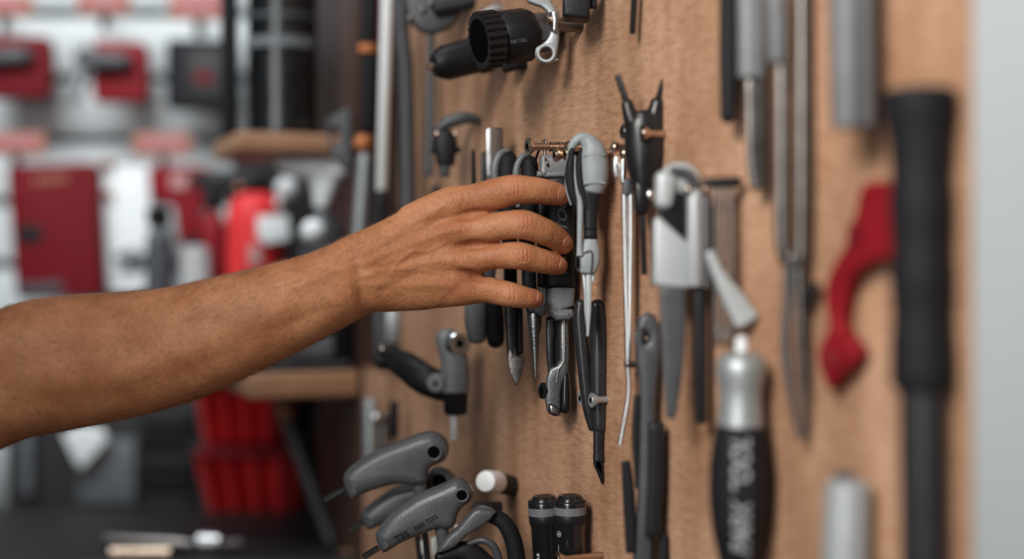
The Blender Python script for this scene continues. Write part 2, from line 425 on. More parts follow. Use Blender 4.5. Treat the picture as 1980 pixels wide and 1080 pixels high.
label_holder('price_label', 'coral price label above the large red box at left', -32, 88, 254, 297, 4)
label_holder('price_label', 'brightest coral price label in the middle of second row', 256, 370, 257, 300)

def pack(lab, u0, u1, v0, v1, m, Y=1.94):
    t = thing('hanging_package', lab, 'package', V((u0 + u1) / 2, v1, Y), 'packages hanging on the top hooks')
    b = MB(); b.plate([(u0 + 6, v0), (u1 - 10, v0 + 4), (u1, v0 + 14), (u1 + 2, v1 - 10), (u1 - 10, v1), (u0 + 8, v1), (u0, v1 - 10), (u0, v0 + 10)], Y, 0.03, bev=0.004)
    child('backing_card', b, m, t); return t
t = pack('dark red package with grey tool cut off at left edge', -50, 94, 66, 188, M['dred'])
b = MB(); b.limb([(-30, 112, 19, 20, 1.935), (50, 108, 16, 20, 1.935)], pw=3); child('grey_tool', b, M['dgrey'], t)
t = pack('bright red package with grey tool and light clasp', 178, 281, 77, 196, M['red'])
b = MB(); b.limb([(165, 112, 20, 20, 1.93), (200, 117, 18, 20, 1.93), (242, 118, 14, 18, 1.93)], pw=3); child('grey_tool', b, M['dgrey'], t)
b = MB(); b.tube([V(158, 78, 1.93), V(164, 110, 1.93), V(158, 150, 1.93), V(148, 182, 1.93), V(135, 196, 1.93)], [0.008, 0.01, 0.008, 0.008, 0.005]); child('clasp', b, M['silver'], t)
t = pack('black package with square dark window beside grey display wall', 320, 452, 74, 210, M['rubber'])
b = MB(); b.plate([(360, 98), (440, 98), (440, 195), (360, 195)], 1.935, 0.012, bev=0.003); child('window', b, M['dark'], t)
b = MB(); b.plate([(375, 138), (412, 138), (412, 160), (375, 160)], 1.9345, 0.004, bev=0.001); child('red_badge', b, M['dred'], t, label='small dark red badge')

t = thing('boxed_kit', 'large dark red upright box with black oval badge on white display', 'box', V(105, 575, 1.90))
b = MB(); b.plate([(12, 328), (24, 320), (172, 314), (184, 322), (197, 560), (190, 574), (42, 578), (30, 570)], 1.90, 0.05, bev=0.004); child('carton', b, M['dred'], t)
b = MB(); b.plate(circ(57, 452, 27, 24, 19), 1.8985, 0.003, bev=0.0005); child('oval_badge', b, M['black'], t)
b = MB()
for i in range(6): b.plate([(66 + i * 11, 342 - i), (73 + i * 11, 342 - i), (73 + i * 11, 356 - i), (66 + i * 11, 356 - i)], 1.8985, 0.003, bev=0.0003)
child('title_print', b, M['tan'], t)
b = MB(); b.plate([(32, 548), (120, 545), (120, 566), (32, 570)], 1.8985, 0.003, bev=0.0003); child('dark_strip', b, M['dgrey'], t)
t = thing('blister_card', 'white hanging card with blurred black print right of large red box', 'package', V(240, 565, 1.93))
b = MB(); b.plate([(196, 318), (286, 322), (300, 560), (204, 566)], 1.93, 0.006, bev=0.002); child('backing_card', b, M['white'], t)
b = MB(); 
for (x, y, r, q) in ((232, 498, 10, 12), (255, 490, 14, 10), (262, 508, 20, 9), (280, 505, 18, 16), (250, 522, 24, 7), (288, 470, 8, 10)): b.ell(V(x, y, 1.929), r, q, 3)
child('black_print', b, M['dgrey'], t)
b = MB(); b.ell(V(208, 318, 1.925), 12, 9, 10); b.ell(V(210, 376, 1.925), 8, 10, 8); child('brass_hanger', b, M['tan'], t)

# shelf with bottles (the board itself lies behind the forearm)
b = MB(); b.box(250, 640, 584.6, 598, 1.45, YS - 0.002, 0.002); build('bottle_shelf', b, M['mid'], label='grey shelf carrying the red spray bottles behind the forearm', cat='shelf')
b = MB(); b.box(448, 676, 296, 570, 1.81, 1.88, 0.006); build('black_case', b, M['rubber'], label='black upright case behind the white trigger sprayer', cat='case')
t = thing('hanging_package', 'red card package behind the black sprayer head', 'package', V(345, 470, 1.91))
b = MB(); b.plate([(284, 326), (300, 320), (395, 322), (408, 330), (408, 372), (392, 400), (380, 472), (345, 472), (335, 400), (290, 380)], 1.91, 0.02, bev=0.004); child('backing_card', b, M['red'], t)
b = MB(); b.plate([(330, 340), (362, 338), (362, 364), (330, 364)], 1.908, 0.004, bev=0.0008); child('pale_print', b, M['pinkt'], t)
def bottle(name, lab, st, m, Y, extra=()):
    t = thing(name, lab, 'bottle', V(st[0][0], 575, Y), 'bottles on the shelf behind the arm')
    b = MB(); b.lathe(V(st[0][0], st[0][1], Y), V(st[-1][0], 575, Y), [((p[1] - st[0][1]) / (575.0 - st[0][1]), p[2]) for p in st] , seg=36); child('bottle_body', b, m, t)
    return t
t = bottle('spray_bottle', 'dark red bottle under the black trigger sprayer', [(412, 398, 12), (412, 410, 13), (412, 424, 22), (412, 440, 27), (412, 575, 27)], M['red'], 1.80)
b = MB(); b.limb([(380, 347, 14, 16, 1.80), (420, 350, 20, 18, 1.80), (470, 352, 22, 18, 1.80), (500, 348, 14, 16, 1.80)], pw=3); b.limb([(415, 355, 28, 18, 1.8), (413, 395, 18, 18, 1.8)], pw=3)
b.limb([(455, 365, 14, 10, 1.8), (462, 395, 10, 9, 1.8), (478, 412, 6, 8, 1.8)])
child('trigger_head', b, M['black'], t)
b = MB(); b.ell(V(462, 362, 1.784), 8, 8, 6); child('badge', b, M['tan'], t)
t = bottle('spray_bottle', 'wide bright red bottle with white square label', [(495, 372, 20), (495, 380, 40), (495, 395, 50), (495, 420, 56), (495, 575, 56)], M['bred'], 1.70)
b = MB(); b.plate([(497, 418), (556, 414), (562, 462), (512, 472), (497, 455)], 1.662, 0.004, bev=0.001); child('white_label', b, M['white'], t)
b = MB(); b.plate([(480, 476), (500, 470), (508, 510), (480, 515)], 1.664, 0.003, bev=0.001); child('pink_print', b, M['pinkt'], t)
b = MB(); b.ell(V(556, 365, 1.69), 24, 24, 24); b.limb([(545, 385, 9, 10, 1.69), (530, 402, 9, 10, 1.69)]); child('cap', b, M['white'], t, label='round white cap')
t = thing('spray_bottle', 'white trigger sprayer bottle standing nearest the wooden shelf', 'bottle', V(625, 575, 1.50), 'bottles on the shelf behind the arm')
b = MB(); b.limb([(545, 318, 11, 16, 1.50), (590, 325, 20, 20, 1.50), (630, 330, 24, 22, 1.50), (662, 326, 16, 18, 1.50)], pw=2.6); b.limb([(625, 330, 38, 20, 1.50), (625, 360, 26, 20, 1.50), (622, 392, 17, 18, 1.50)], pw=2.4); child('trigger_head', b, M['white'], t)
b = MB(); b.lathe(V(622, 398, 1.50), V(622, 575, 1.50), [(0, 14), (0.1, 18), (0.2, 32), (0.35, 40), (1, 40)]); child('bottle_body', b, M['dgrey'], t)
b = MB(); b.ell(V(605, 447, 1.48), 24, 24, 20); child('white_label', b, M['white'], t)
t = bottle('small_jar', 'small translucent jar with a dark cap beside the forearm', [(378, 474, 16), (378, 480, 26), (378, 496, 29), (378, 575, 29)], M['clear'], 1.74)
b = MB(); b.lathe(V(374, 456, 1.74), V(374, 476, 1.74), [(0, 12), (0.1, 15), (1, 16)]); child('cap', b, M['black'], t)
t = bottle('dropper_bottle', 'slim grey bottle with black nozzle left of the jar', [(308, 438, 14), (308, 450, 22), (308, 470, 26), (308, 575, 27)], M['dgrey'], 1.76)
b = MB(); b.lathe(V(306, 402, 1.76), V(306, 440, 1.76), [(0, 18), (0.1, 23), (0.7, 22), (1, 15)]); child('nozzle', b, M['black'], t)

# dark sheets standing in for shade on the wood, and the shelves at the far end of the plywood
def boards(name, lab, u0, u1, v0, v1, h0, m, cat='shelf'):
    pass
s_far, s_near = s_of(560), s_of(772)
b = MB(); b.wbox(s_of(690) - 0.148, s_near, 0, 0.004, CZ - 0.085, CZ + 0.62, 0.001)
M['stain_shade'] = mat('shaded_plywood_dark', (0.055, 0.026, 0.018), 0.5, bump=0.2)  # shade on the plywood, put into the colour of thin sheets
build('shade_sheet_2', b, M['stain_shade'], label='dark sheet added for shade behind the hanging rods at the far end', kind='structure')
b = MB(); b.wbox(s_of(690) - 0.148, s_of(704), 0, 0.004, CZ - 0.60, CZ - 0.0855, 0.001); build('shade_sheet_3', b, M['stain_shade'], label='dark sheet added for shade below the lower wooden shelf', kind='structure')
def shelf(lab, uR, vT, vB, s_len, h1, m=None):
    s0 = s_of(uR); zT = CZ + (540 - vT) / F * WY(uR); zB = CZ + (540 - vB) / F * WY(uR)
    b = MB(); b.wbox(s0 - s_len, s0, 0.004, h1, zB, zT, 0.003)
    return build('wooden_shelf', b, m or M['ply'], label=lab, cat='shelf'), s0, zT
M['pine'] = mat('pine_board', (0.36, 0.19, 0.105), 0.55, var=0.12, scale=14, bump=0.2)
o, sU, zU = shelf('short wooden shelf under the tall black can', 690, 262, 300, 0.13, 0.125, M['pine'])
o, sL, zL = shelf('short wooden shelf under the black parts box', 702, 716, 766, 0.13, 0.115, M['pine'])
# tall black can on the upper shelf
def WF(s, h, z): return P0 + TV * s + NV * h + Vector((0, 0, z))
cb = WF(sU - 0.055, 0.066, zU)
t = thing('spray_can', 'tall glossy black can with grey bands on the upper wooden shelf', 'can', cb)
b = MB(); R = 0.038
b.lathe(cb, cb + Vector((0, 0, 0.30)), [(0, 0.97), (0.01, 1.0), (0.03, 1.0), (0.032, 0.97), (0.9, 0.97), (0.93, 1.0), (1, 0.98)], seg=64, px=R); child('can_body', b, M['can'], t)
b = MB(); b.lathe(cb + Vector((0, 0, 0.093)), cb + Vector((0, 0, 0.103)), [(0, 0.97), (0.0, 1.015), (1, 1.015), (1, 0.97)], seg=64, px=R); child('grey_band', b, M['grey'], t)
b = MB(); b.lathe(cb + Vector((0, 0, 0.125)), cb + Vector((0, 0, 0.127)), [(0, 0.97), (0, 1.01), (1, 1.01), (1, 0.97)], seg=64, px=R); child('grey_band', b, M['grey'], t)
# dark tall case next to it (left)
b = MB(); cl = WF(sU - 0.07, 0.1195, zU); b.lathe(cl, cl + Vector((0, 0, 0.31)), [(0, 0.8), (0.02, 1), (0.98, 1), (1, 0.85)], seg=32, px=0.009)
build('black_tube', b, M['rubber'], label='thin black tube standing left of the tall black can', cat='tube')
# black bracket loop at the can's foot
t = thing('mounting_bracket', 'black angular bracket with oval slot below the tall can', 'bracket', V(650, 330, 1.42))
b = MB(); b.plate([(632, 232), (676, 205), (682, 318), (664, 330), (640, 300)], 1.40, 0.012, bev=0.002, holes=[circ(647, 262, 9, 20, 18)]); child('plate', b, M['dgrey'], t)
b = MB(); b.tube([V(660, 240, 1.41), W(660, 240, 0.003)], 0.005, smooth=0); child('bolt', b, M['dsteel'], t)

# things on the lower shelf
pb = WF(sL - 0.06, 0.062, zL)
t = thing('parts_box', 'black parts box with steel clasp on the lower wooden shelf', 'box', pb)
b = MB(); b.wbox(sL - 0.115, sL - 0.008, 0.012, 0.108, zL + 0.001, zL + 0.075, 0.004); child('box_body', b, M['black'], t)
b = MB(); b.wbox(sL - 0.008, sL - 0.004, 0.012, 0.108, zL + 0.002, zL + 0.010, 0.001); child('grey_lip', b, M['dgrey'], t)
b = MB(); b.wbox(sL - 0.008, sL - 0.003, 0.030, 0.098, zL + 0.014, zL + 0.036, 0.002); child('label_plate', b, M['grey'], t)
b = MB(); b.ell(WF(sL - 0.004, 0.075, zL + 0.028), 13, 18, 9); b.ell(WF(sL - 0.004, 0.072, zL + 0.06), 16, 12, 9); child('clasp', b, M['steel'], t)
# steel post right of it
b = MB(); b.limb([(760, 590, 13, 8, 1.352), (758, 662, 13, 8, 1.352)], pw=5, cap0=0.2, cap1=0.2); build('steel_strip', b, M['silver'], label='pale steel strip on the wall below the wrist', cat='strip')
b = MB(); b.limb([(735, 560, 14, 9, 1.36), (737, 690, 14, 9, 1.36)], pw=3); build('black_rod', b, M['dgrey'], label='dark rod behind the wrist above the lower shelf', cat='rod')

# long rods hung at the far end
def rod_tool(name, lab, cat): return thing(name, lab, cat, V(735, 460, 1.33))
t = rod_tool('long_screwdriver', 'long white steel rod with black handle hanging handle down', 'tool')
Yr = WY(742, 0.02)
b = MB(); b.limb([(750, -60, 11, 11, Yr), (737, 378, 10, 10, Yr)], cap0=0.3, cap1=0.2); child('shaft', b, M['white'], t)
b = MB(); b.limb([(738, 376, 13, 13, Yr), (736, 400, 16, 16, Yr), (734, 500, 17, 17, Yr)]); child('handle', b, M['black'], t)
t = thing('orange_ferrule_rod', 'pale steel rod hanging below an orange ball end', 'tool', V(700, 470, 1.40)); Yq = WY(702, 0.02)
b = MB(); b.ell(V(702, 277, Yq), 18, 17, 18); child('ball_end', b, M['orange'], t)
b = MB(); b.limb([(705, 303, 12, 12, Yq), (698, 400, 13, 13, Yq), (690, 520, 13, 13, Yq)], cap0=0.4); b.limb([(703, 288, 7, 7, Yq), (704, 305, 8, 8, Yq)]); child('shaft', b, M['silver'], t)
t = thing('hanging_pump', 'slim black pump with an orange ring at its middle', 'pump', V(712, 250, 1.40)); Yq = WY(712, 0.022)
b = MB(); b.limb([(716, -30, 18, 18, Yq), (712, 90, 16, 16, Yq)], pw=2.4); b.limb([(715, 108, 15, 15, Yq), (712, 250, 17, 17, Yq)], cap1=0.5); child('barrel', b, M['rubber'], t)
b = MB(); b.lathe(V(712, 84, Yq), V(711, 106, Yq), [(0, 12), (0.2, 19), (0.8, 19), (1, 12)]); child('orange_ring', b, M['orange'], t)
t = thing('hanging_hose', 'thick grey black hose hanging along the left edge of plywood', 'hose', V(786, 430, 1.3)); Yq = WY(786, 0.022)
b = MB(); b.tube([V(774, -60, Yq), V(777, 60, Yq), V(784, 130, Yq), V(787, 250, Yq), V(790, 440, Yq)], [x * Yq / F for x in (17, 16, 16, 16, 16)]); child('hose', b, M['dgrey'], t)
b = MB(); b.plate([(729, -20), (741, -20), (741, 75), (729, 85)], WY(735, 0.012), 0.008, bev=0.002); build('red_strip', b, M['dred'], label='dark red strip behind the white rod at the top', cat='strip')

# lower left: black cabinet, red bins, grey pieces
t = thing('tool_cabinet', 'black tool cabinet along the back wall below the display', 'cabinet', V(250, 1200, 1.9))
xa, xb = V(-330, 0, 1.92).x, V(735, 0, 1.92).x
b = MB(); b.cube(xa, xb, 1.92, YS - 0.01, 0.0, V(0, 690, 1.92).z, 0.003); child('carcass', b, M['dark'], t)
for v0, v1 in ((800, 870), (880, 950), (960, 1040), (1050, 1130)):
    b = MB(); b.box(270, 372, v0, v1, 1.905, 1.922, 0.003); d = child('drawer', b, M['black'], t)
    b = MB(); b.box(285, 355, v0 + 14, v0 + 26, 1.899, 1.906, 0.002); child('drawer_pull', b, M['rubber'], d)
b = MB(); b.box(150, 262, 850, 975, 1.905, 1.922, 0.003); child('grey_panel', b, M['mid'], t)
b = MB(); b.box(-60, 16, 860, 990, 1.905, 1.922, 0.003); child('grey_panel', b, M['silver'], t)
b = MB(); b.box(38, 62, 822, 960, 1.905, 1.922, 0.003); child('grey_panel', b, M['mid'], t)
b = MB(); b.plate([(118, 838), (150, 822), (196, 826), (208, 850), (160, 906), (148, 900)], 1.885, 0.01, bev=0.003)
o = build('folded_paper', b, M['white'], label='white folded paper below the forearm at lower left', cat='paper')
# shelf for red bins
b = MB(); b.box(360, 600, 1009, 1022, 1.81, 1.90, 0.002); build('bin_shelf', b, M['dark'], label='black shelf under the lower red bin', cat='shelf')
b = MB(); b.box(360, 600, 862, 872, 1.81, 1.90, 0.002); build('bin_shelf', b, M['dark'], label='black shelf between the two red bins', cat='shelf')
def bin_(lab, u0, u1, vt, vb, Y, tl):
    t = thing('storage_bin', lab, 'bin', V((u0 + u1) / 2, vb, Y), 'red ribbed bins under the forearm')
    b = MB(); n = 64; zt, zb = V(0, vt, Y).z, V(0, vb, Y).z
    top, bot = [], []
    xa, xb2 = V(u0, 0, Y).x, V(u1, 0, Y).x; xc = (xa + xb2) / 2
    for i in range(n + 1):
        f = i / n; yy = Y + 0.014 * math.cos(f * 2 * math.pi * 4.0)
        xx = xa + (xb2 - xa) * f
        top.append(Vector((xx, yy - 0.012, zt))); bot.append(Vector((xc + (xx - xc) * 0.86 + tl, yy + 0.012, zb)))
    dy = Vector((0, 0.11, 0))
    rt = top + [p + dy for p in reversed(top)]; rb = bot + [p + dy for p in reversed(bot)]
    m1 = len(rt); vs = rt + rb; fs = [(i, (i + 1) % m1, (i + 1) % m1 + m1, i + m1) for i in range(m1)] + [tuple(range(m1, 2 * m1))]
    b.add(vs, fs); child('tub', b, M['bred'], t)
    b = MB(); b.box(u0 - 4, u1 + 4, vt - 8, vt + 6, Y - 0.028, Y + 0.11, 0.003); child('rim', b, M['dred'], t)
bin_('upper red ribbed bin under the forearm', 374, 546, 745, 858, 1.78, 0.0)
bin_('lower red ribbed bin standing on the lower black shelf', 374, 566, 880, 1004, 1.76, 0.006)
b = MB(); b.limb([(545, 770, 14, 14, 1.62), (565, 840, 14, 14, 1.60), (645, 1058, 14, 14, 1.56)], cap0=0.3)
t = thing('vacuum_tube', 'slanting dark grey tube leaning beside the red bins', 'tube', V(648, 1080, 1.555)); child('tube', b, M['dgrey'], t)
b = MB(); b.limb([(548, 782, 16, 16, 1.615), (556, 812, 16, 16, 1.605)], cap0=0.2, cap1=0.2); child('collar', b, M['tan'], t)
# bench in front at the bottom with bright steel pieces
b = MB(); b.box(-420, 700, 1086, 1130, 1.45, 1.80, 0.004); build('work_bench', b, M['dark'], label='dark bench top along the bottom edge at left', cat='bench')
zb = V(0, 1086, 1.45).z
def benchpt(u, Y, r): return Vector(((u - 990) / F * Y, Y, zb + r))
t = thing('steel_vise', 'bright steel bar lying on the dark bench at bottom left', 'tool', benchpt(280, 1.5, 0))
b = MB(); b.tube([benchpt(205, 1.52, 0.009), benchpt(335, 1.5, 0.009), benchpt(372, 1.5, 0.008)], [0.008, 0.009, 0.006], smooth=0); child('bar', b, M['dsteel'], t)
b = MB(); b.tube([benchpt(215, 1.47, 0.006), benchpt(330, 1.47, 0.006)], 0.006, smooth=0); child('spindle', b, M['brass'], t)
b = MB(); b.tube([benchpt(385, 1.5, 0.011), benchpt(425, 1.5, 0.011)], [0.011, 0.010], smooth=0); b.tube([benchpt(425, 1.5, 0.008), benchpt(465, 1.51, 0.008)], 0.006, smooth=0); build('steel_socket', b, M['steel'], label='short bright steel socket on the dark bench', cat='tool')
b = MB(); b.limb([(610, 1088, 22, 20, 1.52), (690, 1085, 22, 20, 1.50)], pw=2.5); build('wood_block', b, M['pine'], label='brown wooden block at the bottom below the tube', cat='block')
# ------------------------------------------------------------------ tools on the plywood
def screw(lab, u, v, length, m='brass', r=0.0022, hr=0.0048, group='screws holding the tools', droop=0.0, depth=0.004, thread=0.5, name='wall_screw'):
    """head shown at (u, v); the shaft runs along the wall's normal and into the plywood"""
    h = length; p = W(u, v, h); q = p - NV * (h + depth); q.z += droop
    t = thing(name, lab, 'screw', p, group); ax = (q - p).normalized(); L = (q - p).length
    b = MB(); b.lathe(p, q, [(0, hr * 0.5), (0.0005 / L, hr * 0.6), (0.0005 / L, hr), (0.0016 / L, hr), (0.006 / L, r), (1, r)], seg=24, px=1.0)
    n = int(L * thread / 0.0022)
    for i in range(n):
        c = p + ax * (L * (1 - thread) + i * 0.0022); b.lathe(c, c + ax * 0.0012, [(0, r * 0.9), (0.5, r * 1.5), (1, r * 0.9)], seg=18, px=1.0)
    child('shank', b, M[m], t)
    b = MB(); b.lathe(p - ax * 0.0001, p + ax * 0.0004, [(0, hr * 0.42), (1, hr * 0.42)], seg=6, px=1.0); child('drive_recess', b, M['hole'], t)
    return t, p, q

# --- right edge: hammer-like black handle
Yh = WY(1775, 0.016)
t = thing('torque_wrench', 'large blurred black grip with flared cap at the right', 'tool', V(1780, 1180, Yh))
b = MB()
prof = [(168, 30), (172, 58), (178, 70), (205, 71), (232, 66), (262, 60)]
prof += [(v, 57 + 2.0 * math.cos((v - 262) / 22.0)) for v in range(270, 690, 8)]
prof += [(700, 60), (735, 60), (752, 54), (758, 44)]
P_ = lambda v: V(1777 + (v - 168) * 0.012, v, Yh)
b.lathe(P_(168), P_(758), [((v - 168) / 590.0, r) for v, r in prof], seg=48); child('grip', b, M['rubber'], t)
b = MB(); b.lathe(P_(752), P_(1220), [(0, 44), (0.6, 44), (1, 43)], seg=40); child('shaft', b, M['dip'], t)

# --- red tool behind it
t = thing('chain_hook', 'red curved tool with forked lower end behind the black grip', 'tool', W(1640, 560, 0.006))
out = [(1664, 356), (1712, 356), (1738, 400), (1738, 500), (1702, 502), (1662, 518), (1636, 545), (1622, 590), (1620, 632), (1650, 672), (1643, 704), (1618, 728), (1600, 752), (1588, 728), (1578, 680), (1598, 634), (1592, 580), (1596, 540), (1612, 505), (1632, 470), (1648, 420)]
b = MB(); b.plate(out, h=0.012, th=0.009, bev=0.002, smooth=3); child('red_body', b, M['red'], t)
b = MB(); p = W(1652, 452, 0.013); b.lathe(p, p - NV * 0.012, [(0, 0.006), (1, 0.006)], px=1.0); child('pivot', b, M['dred'], t)
b = MB(); b.lathe(W(1612, 690, 0.0135), W(1612, 690, 0.011), [(0, 0.004), (1, 0.004)], px=1.0); child('dark_hole', b, M['dred'], t)
b = MB(); b.limb([(1574, 556, 12, 12, WY(1570, 0.008)), (1560, 580, 12, 12, WY(1562, 0.008))]); child('black_catch', b, M['black'], t)

# --- two long steel bars joined to jaws
t = thing('long_nose_pliers', 'pair of long steel bars ending in narrow dark jaws', 'pliers', W(1535, 500, 0.01))
Yd = WY(1530, 0.014)
for (a, c) in (((1512, -60), (1514, 470)), ((1552, -60), (1551, 470))):
    b = MB(); b.limb([(a[0], a[1], 14, 14, Yd), (a[0] + 1, 300, 16, 14, Yd), (c[0], c[1], 15, 14, Yd), (c[0] + (8 if c[0] < 1530 else -3), 506, 11, 12, Yd)], pw=2.6); h_ = child('arm', b, M['dsteel'], t)
    if a[0] < 1530:
        b = MB(); b.limb([(1500, -60, 19, 16, Yd - 0.003), (1502, 118, 17, 16, Yd - 0.003)], pw=3, cap1=0.4); child('knurled_sleeve', b, M['grey'], h_)
b = MB(); b.ell(V(1534, 505, Yd), 24, 26, 13); child('joint', b, M['dsteel'], t)
b = MB(); b.limb([(1526, 520, 11, 10, Yd), (1522, 600, 9, 9, Yd), (1520, 680, 10, 9, Yd), (1532, 780, 7, 7, Yd), (1546, 850, 4, 5, Yd)], pw=2.6); child('jaw', b, M['dgrey'], t)
b = MB(); b.limb([(1546, 520, 11, 10, Yd), (1550, 640, 10, 9, Yd), (1556, 740, 8, 7, Yd), (1554, 840, 4, 5, Yd)], pw=2.6); child('jaw', b, M['dsteel'], t)

# --- grips hanging into the top edge
t = thing('plier_handle_tool', 'round ended dark handle hanging into the top edge', 'tool', W(1408, 240, 0.012)); Yq = WY(1408, 0.013)
b = MB(); b.limb([(1409, -60, 17, 17, Yq), (1409, 120, 18, 17, Yq), (1408, 224, 15, 15, Yq)], pw=2.4); child('handle', b, M['rubber'], t)
b = MB(); b.limb([(1409, -110, 9, 9, Yq), (1409, -60, 10, 10, Yq)]); child('blade', b, M['dsteel'], t)
t = thing('hanging_file', 'grey handled file with brownish steel blade pointing down', 'file', W(1455, 370, 0.012)); Yq = WY(1452, 0.014)
b = MB(); b.limb([(1452, -60, 28, 24, Yq), (1453, 150, 27, 23, Yq)], pw=2.6, cap1=0.15); child('handle', b, M['grey'], t)
b = MB(); b.limb([(1461, 150, 21, 10, Yq), (1463, 300, 20, 9, Yq), (1467, 366, 15, 8, Yq)], pw=4, cap1=0.2); child('blade', b, M['dsteel'], t)
t = thing('hanging_grip', 'wide grey sleeve with flat end hanging beside the black grip', 'tool', W(1648, 254, 0.02)); Yq = WY(1648, 0.022)
b = MB(); b.limb([(1646, -60, 42, 38, Yq), (1648, 150, 41, 37, Yq), (1650, 246, 39, 35, Yq)], pw=2.4, cap1=0.1); g_ = child('sleeve', b, M['grey'], t)
b = MB(); b.limb([(1652, -60, 10, 12, Yq - 0.0075), (1655, 236, 10, 12, Yq - 0.0072)], pw=2.4); child('dark_channel', b, M['dgrey'], g_)
b = MB(); b.limb([(1646, -160, 14, 14, Yq), (1646, -60, 15, 15, Yq)]); child('shaft', b, M['dsteel'], t)

# --- large screwdriver
Yf = WY(1430, 0.021)
t = thing('screwdriver', 'stout screwdriver with grey waisted cap and black printed grip', 'screwdriver', V(1430, 1120, Yf))
P_ = lambda v: V(1434 - (v - 650) * 0.014, v, Yf)
b = MB(); pr = [(678, 8), (682, 28), (690, 42), (702, 48), (722, 48), (745, 42), (765, 40), (790, 42), (822, 45)]
b.lathe(P_(678), P_(822), [((v - 678) / 144., r) for v, r in pr], seg=48); child('cap', b, M['silver'], t, label='grey waisted cap')
b = MB(); pr = [(820, 40), (823, 47), (850, 52), (900, 58), (945, 59), (990, 56), (1030, 50), (1065, 42), (1100, 33), (1130, 30)]
b.lathe(P_(820), P_(1130), [((v - 820) / 310., r) for v, r in pr], seg=48); g_ = child('grip', b, M['rubber'], t)
text(g_, 'PARK TOOL', M['text'], 1424, 950, Yf, 222, math.pi / 2, 0.3, height=36, cyl=(1430, 57.5))
b = MB(); b.lathe(P_(650), P_(680), [(0, 8), (0.1, 11), (1, 12)], seg=24); child('collar', b, M['white'], t)
b = MB(); b.lathe(P_(1125), P_(1400), [(0, 10), (1, 10)], seg=16); child('blade', b, M['steel'], t)

# --- white cylinder at the lower right
Yq = WY(1637, 0.016)
t = thing('bar_end_grip', 'blurred whitish cylinder at the lower right below the red tool', 'tool', V(1637, 1140, Yq))
b = MB(); b.lathe(V(1640, 926, Yq), V(1632, 1160, Yq), [(0, 30), (0.03, 42), (0.1, 44), (1, 46)], seg=40); child('grip', b, M['paleal'], t)
b = MB(); b.lathe(V(1630, 912, Yq), V(1632, 934, Yq), [(0, 16), (0.3, 19), (1, 18)], seg=24); child('dark_plug', b, M['dgrey'], t)

# --- silver crimping tool
Yc = WY(1318, 0.022)
t = thing('crimping_tool', 'silver plated hand tool with round head and two black legs', 'tool', V(1318, 820, Yc))
b = MB(); b.plate([(1266, 424), (1276, 418), (1330, 468), (1332, 558), (1270, 553), (1264, 546)], Yc - 0.004, 0.016, bev=0.002); child('front_plate', b, M['paleal'], t)
b = MB(); b.plate([(1270, 414), (1278, 392), (1300, 352), (1345, 380), (1334, 462), (1330, 466)], Yc + 0.001, 0.010, bev=0.001); child('dark_wedge', b, M['gloss'], t)
b = MB(); b.ell(V(1316, 346, Yc + 0.004), 40, 33, 18, rot=0.2); b.limb([(1288, 345, 22, 16, Yc), (1284, 390, 18, 15, Yc)], pw=2.5); hd = child('round_head', b, M['paleal'], t)
b = MB(); b.limb([(1300, 330, 8, 6, Yc - 0.0035), (1330, 338, 11, 7, Yc - 0.002), (1346, 362, 9, 7, Yc)], pw=2); child('dark_band', b, M['dgrey'], hd)
b = MB(); b.limb([(1343, 374, 14, 14, Yc - 0.003), (1343, 552, 16, 16, Yc - 0.003)], pw=2.3, cap0=0.6, cap1=0.2); child('barrel', b, M['paleal'], t)
b = MB(); b.limb([(1364, 378, 10, 14, Yc), (1364, 556, 10, 14, Yc)], pw=3, cap0=0.4, cap1=0.2); child('dark_rail', b, M['dgrey'], t)
b = MB(); b.limb([(1300, 556, 25, 10, Yc), (1301, 660, 23, 10, Yc), (1300, 740, 17, 9, Yc), (1297, 806, 9, 8, Yc)], pw=4, cap1=0.4); child('leg', b, M['dgrey'], t)
b = MB(); b.limb([(1353, 556, 12, 10, Yc), (1355, 815, 11, 10, Yc)], pw=3, cap1=0.4); child('leg', b, M['black'], t)
for u_ in (1331, 1364):
    b = MB(); b.ell(V(u_, 366, Yc - 0.008), 7, 8, 7); child('rivet', b, M['brass'], t)
# rack with rods and pale lever
Yk = WY(1400, 0.014)
t = thing('spoke_rack_tool', 'brown steel rack of thin rods with a pale slanting lever', 'tool', V(1400, 650, Yk))
b = MB(); b.limb([(1368, 354, 10, 12, Yk), (1424, 352, 11, 12, Yk)], pw=3); child('top_bar', b, M['blacksteel'], t)
for x in (1384, 1398, 1414):
    b = MB(); b.limb([(x, 360, 5, 5, Yk), (x + 1, 520, 5, 5, Yk), (x, 668, 5, 5, Yk)], cap1=0.5); child('rod', b, M['dsteel'], t)
b = MB(); b.limb([(1374, 492, 9, 8, Yk - 0.008), (1392, 534, 13, 9, Yk - 0.008), (1420, 580, 21, 10, Yk - 0.008), (1444, 620, 25, 10, Yk - 0.008)], pw=2.6, cap1=0.7); child('lever', b, M['paleal'], t)
b = MB(); b.plate(circ(1397, 642, 12, 24), Yk - 0.004, 0.004, bev=0.001, holes=[circ(1397, 642, 7, 20)]); child('ring', b, M['steel'], t)

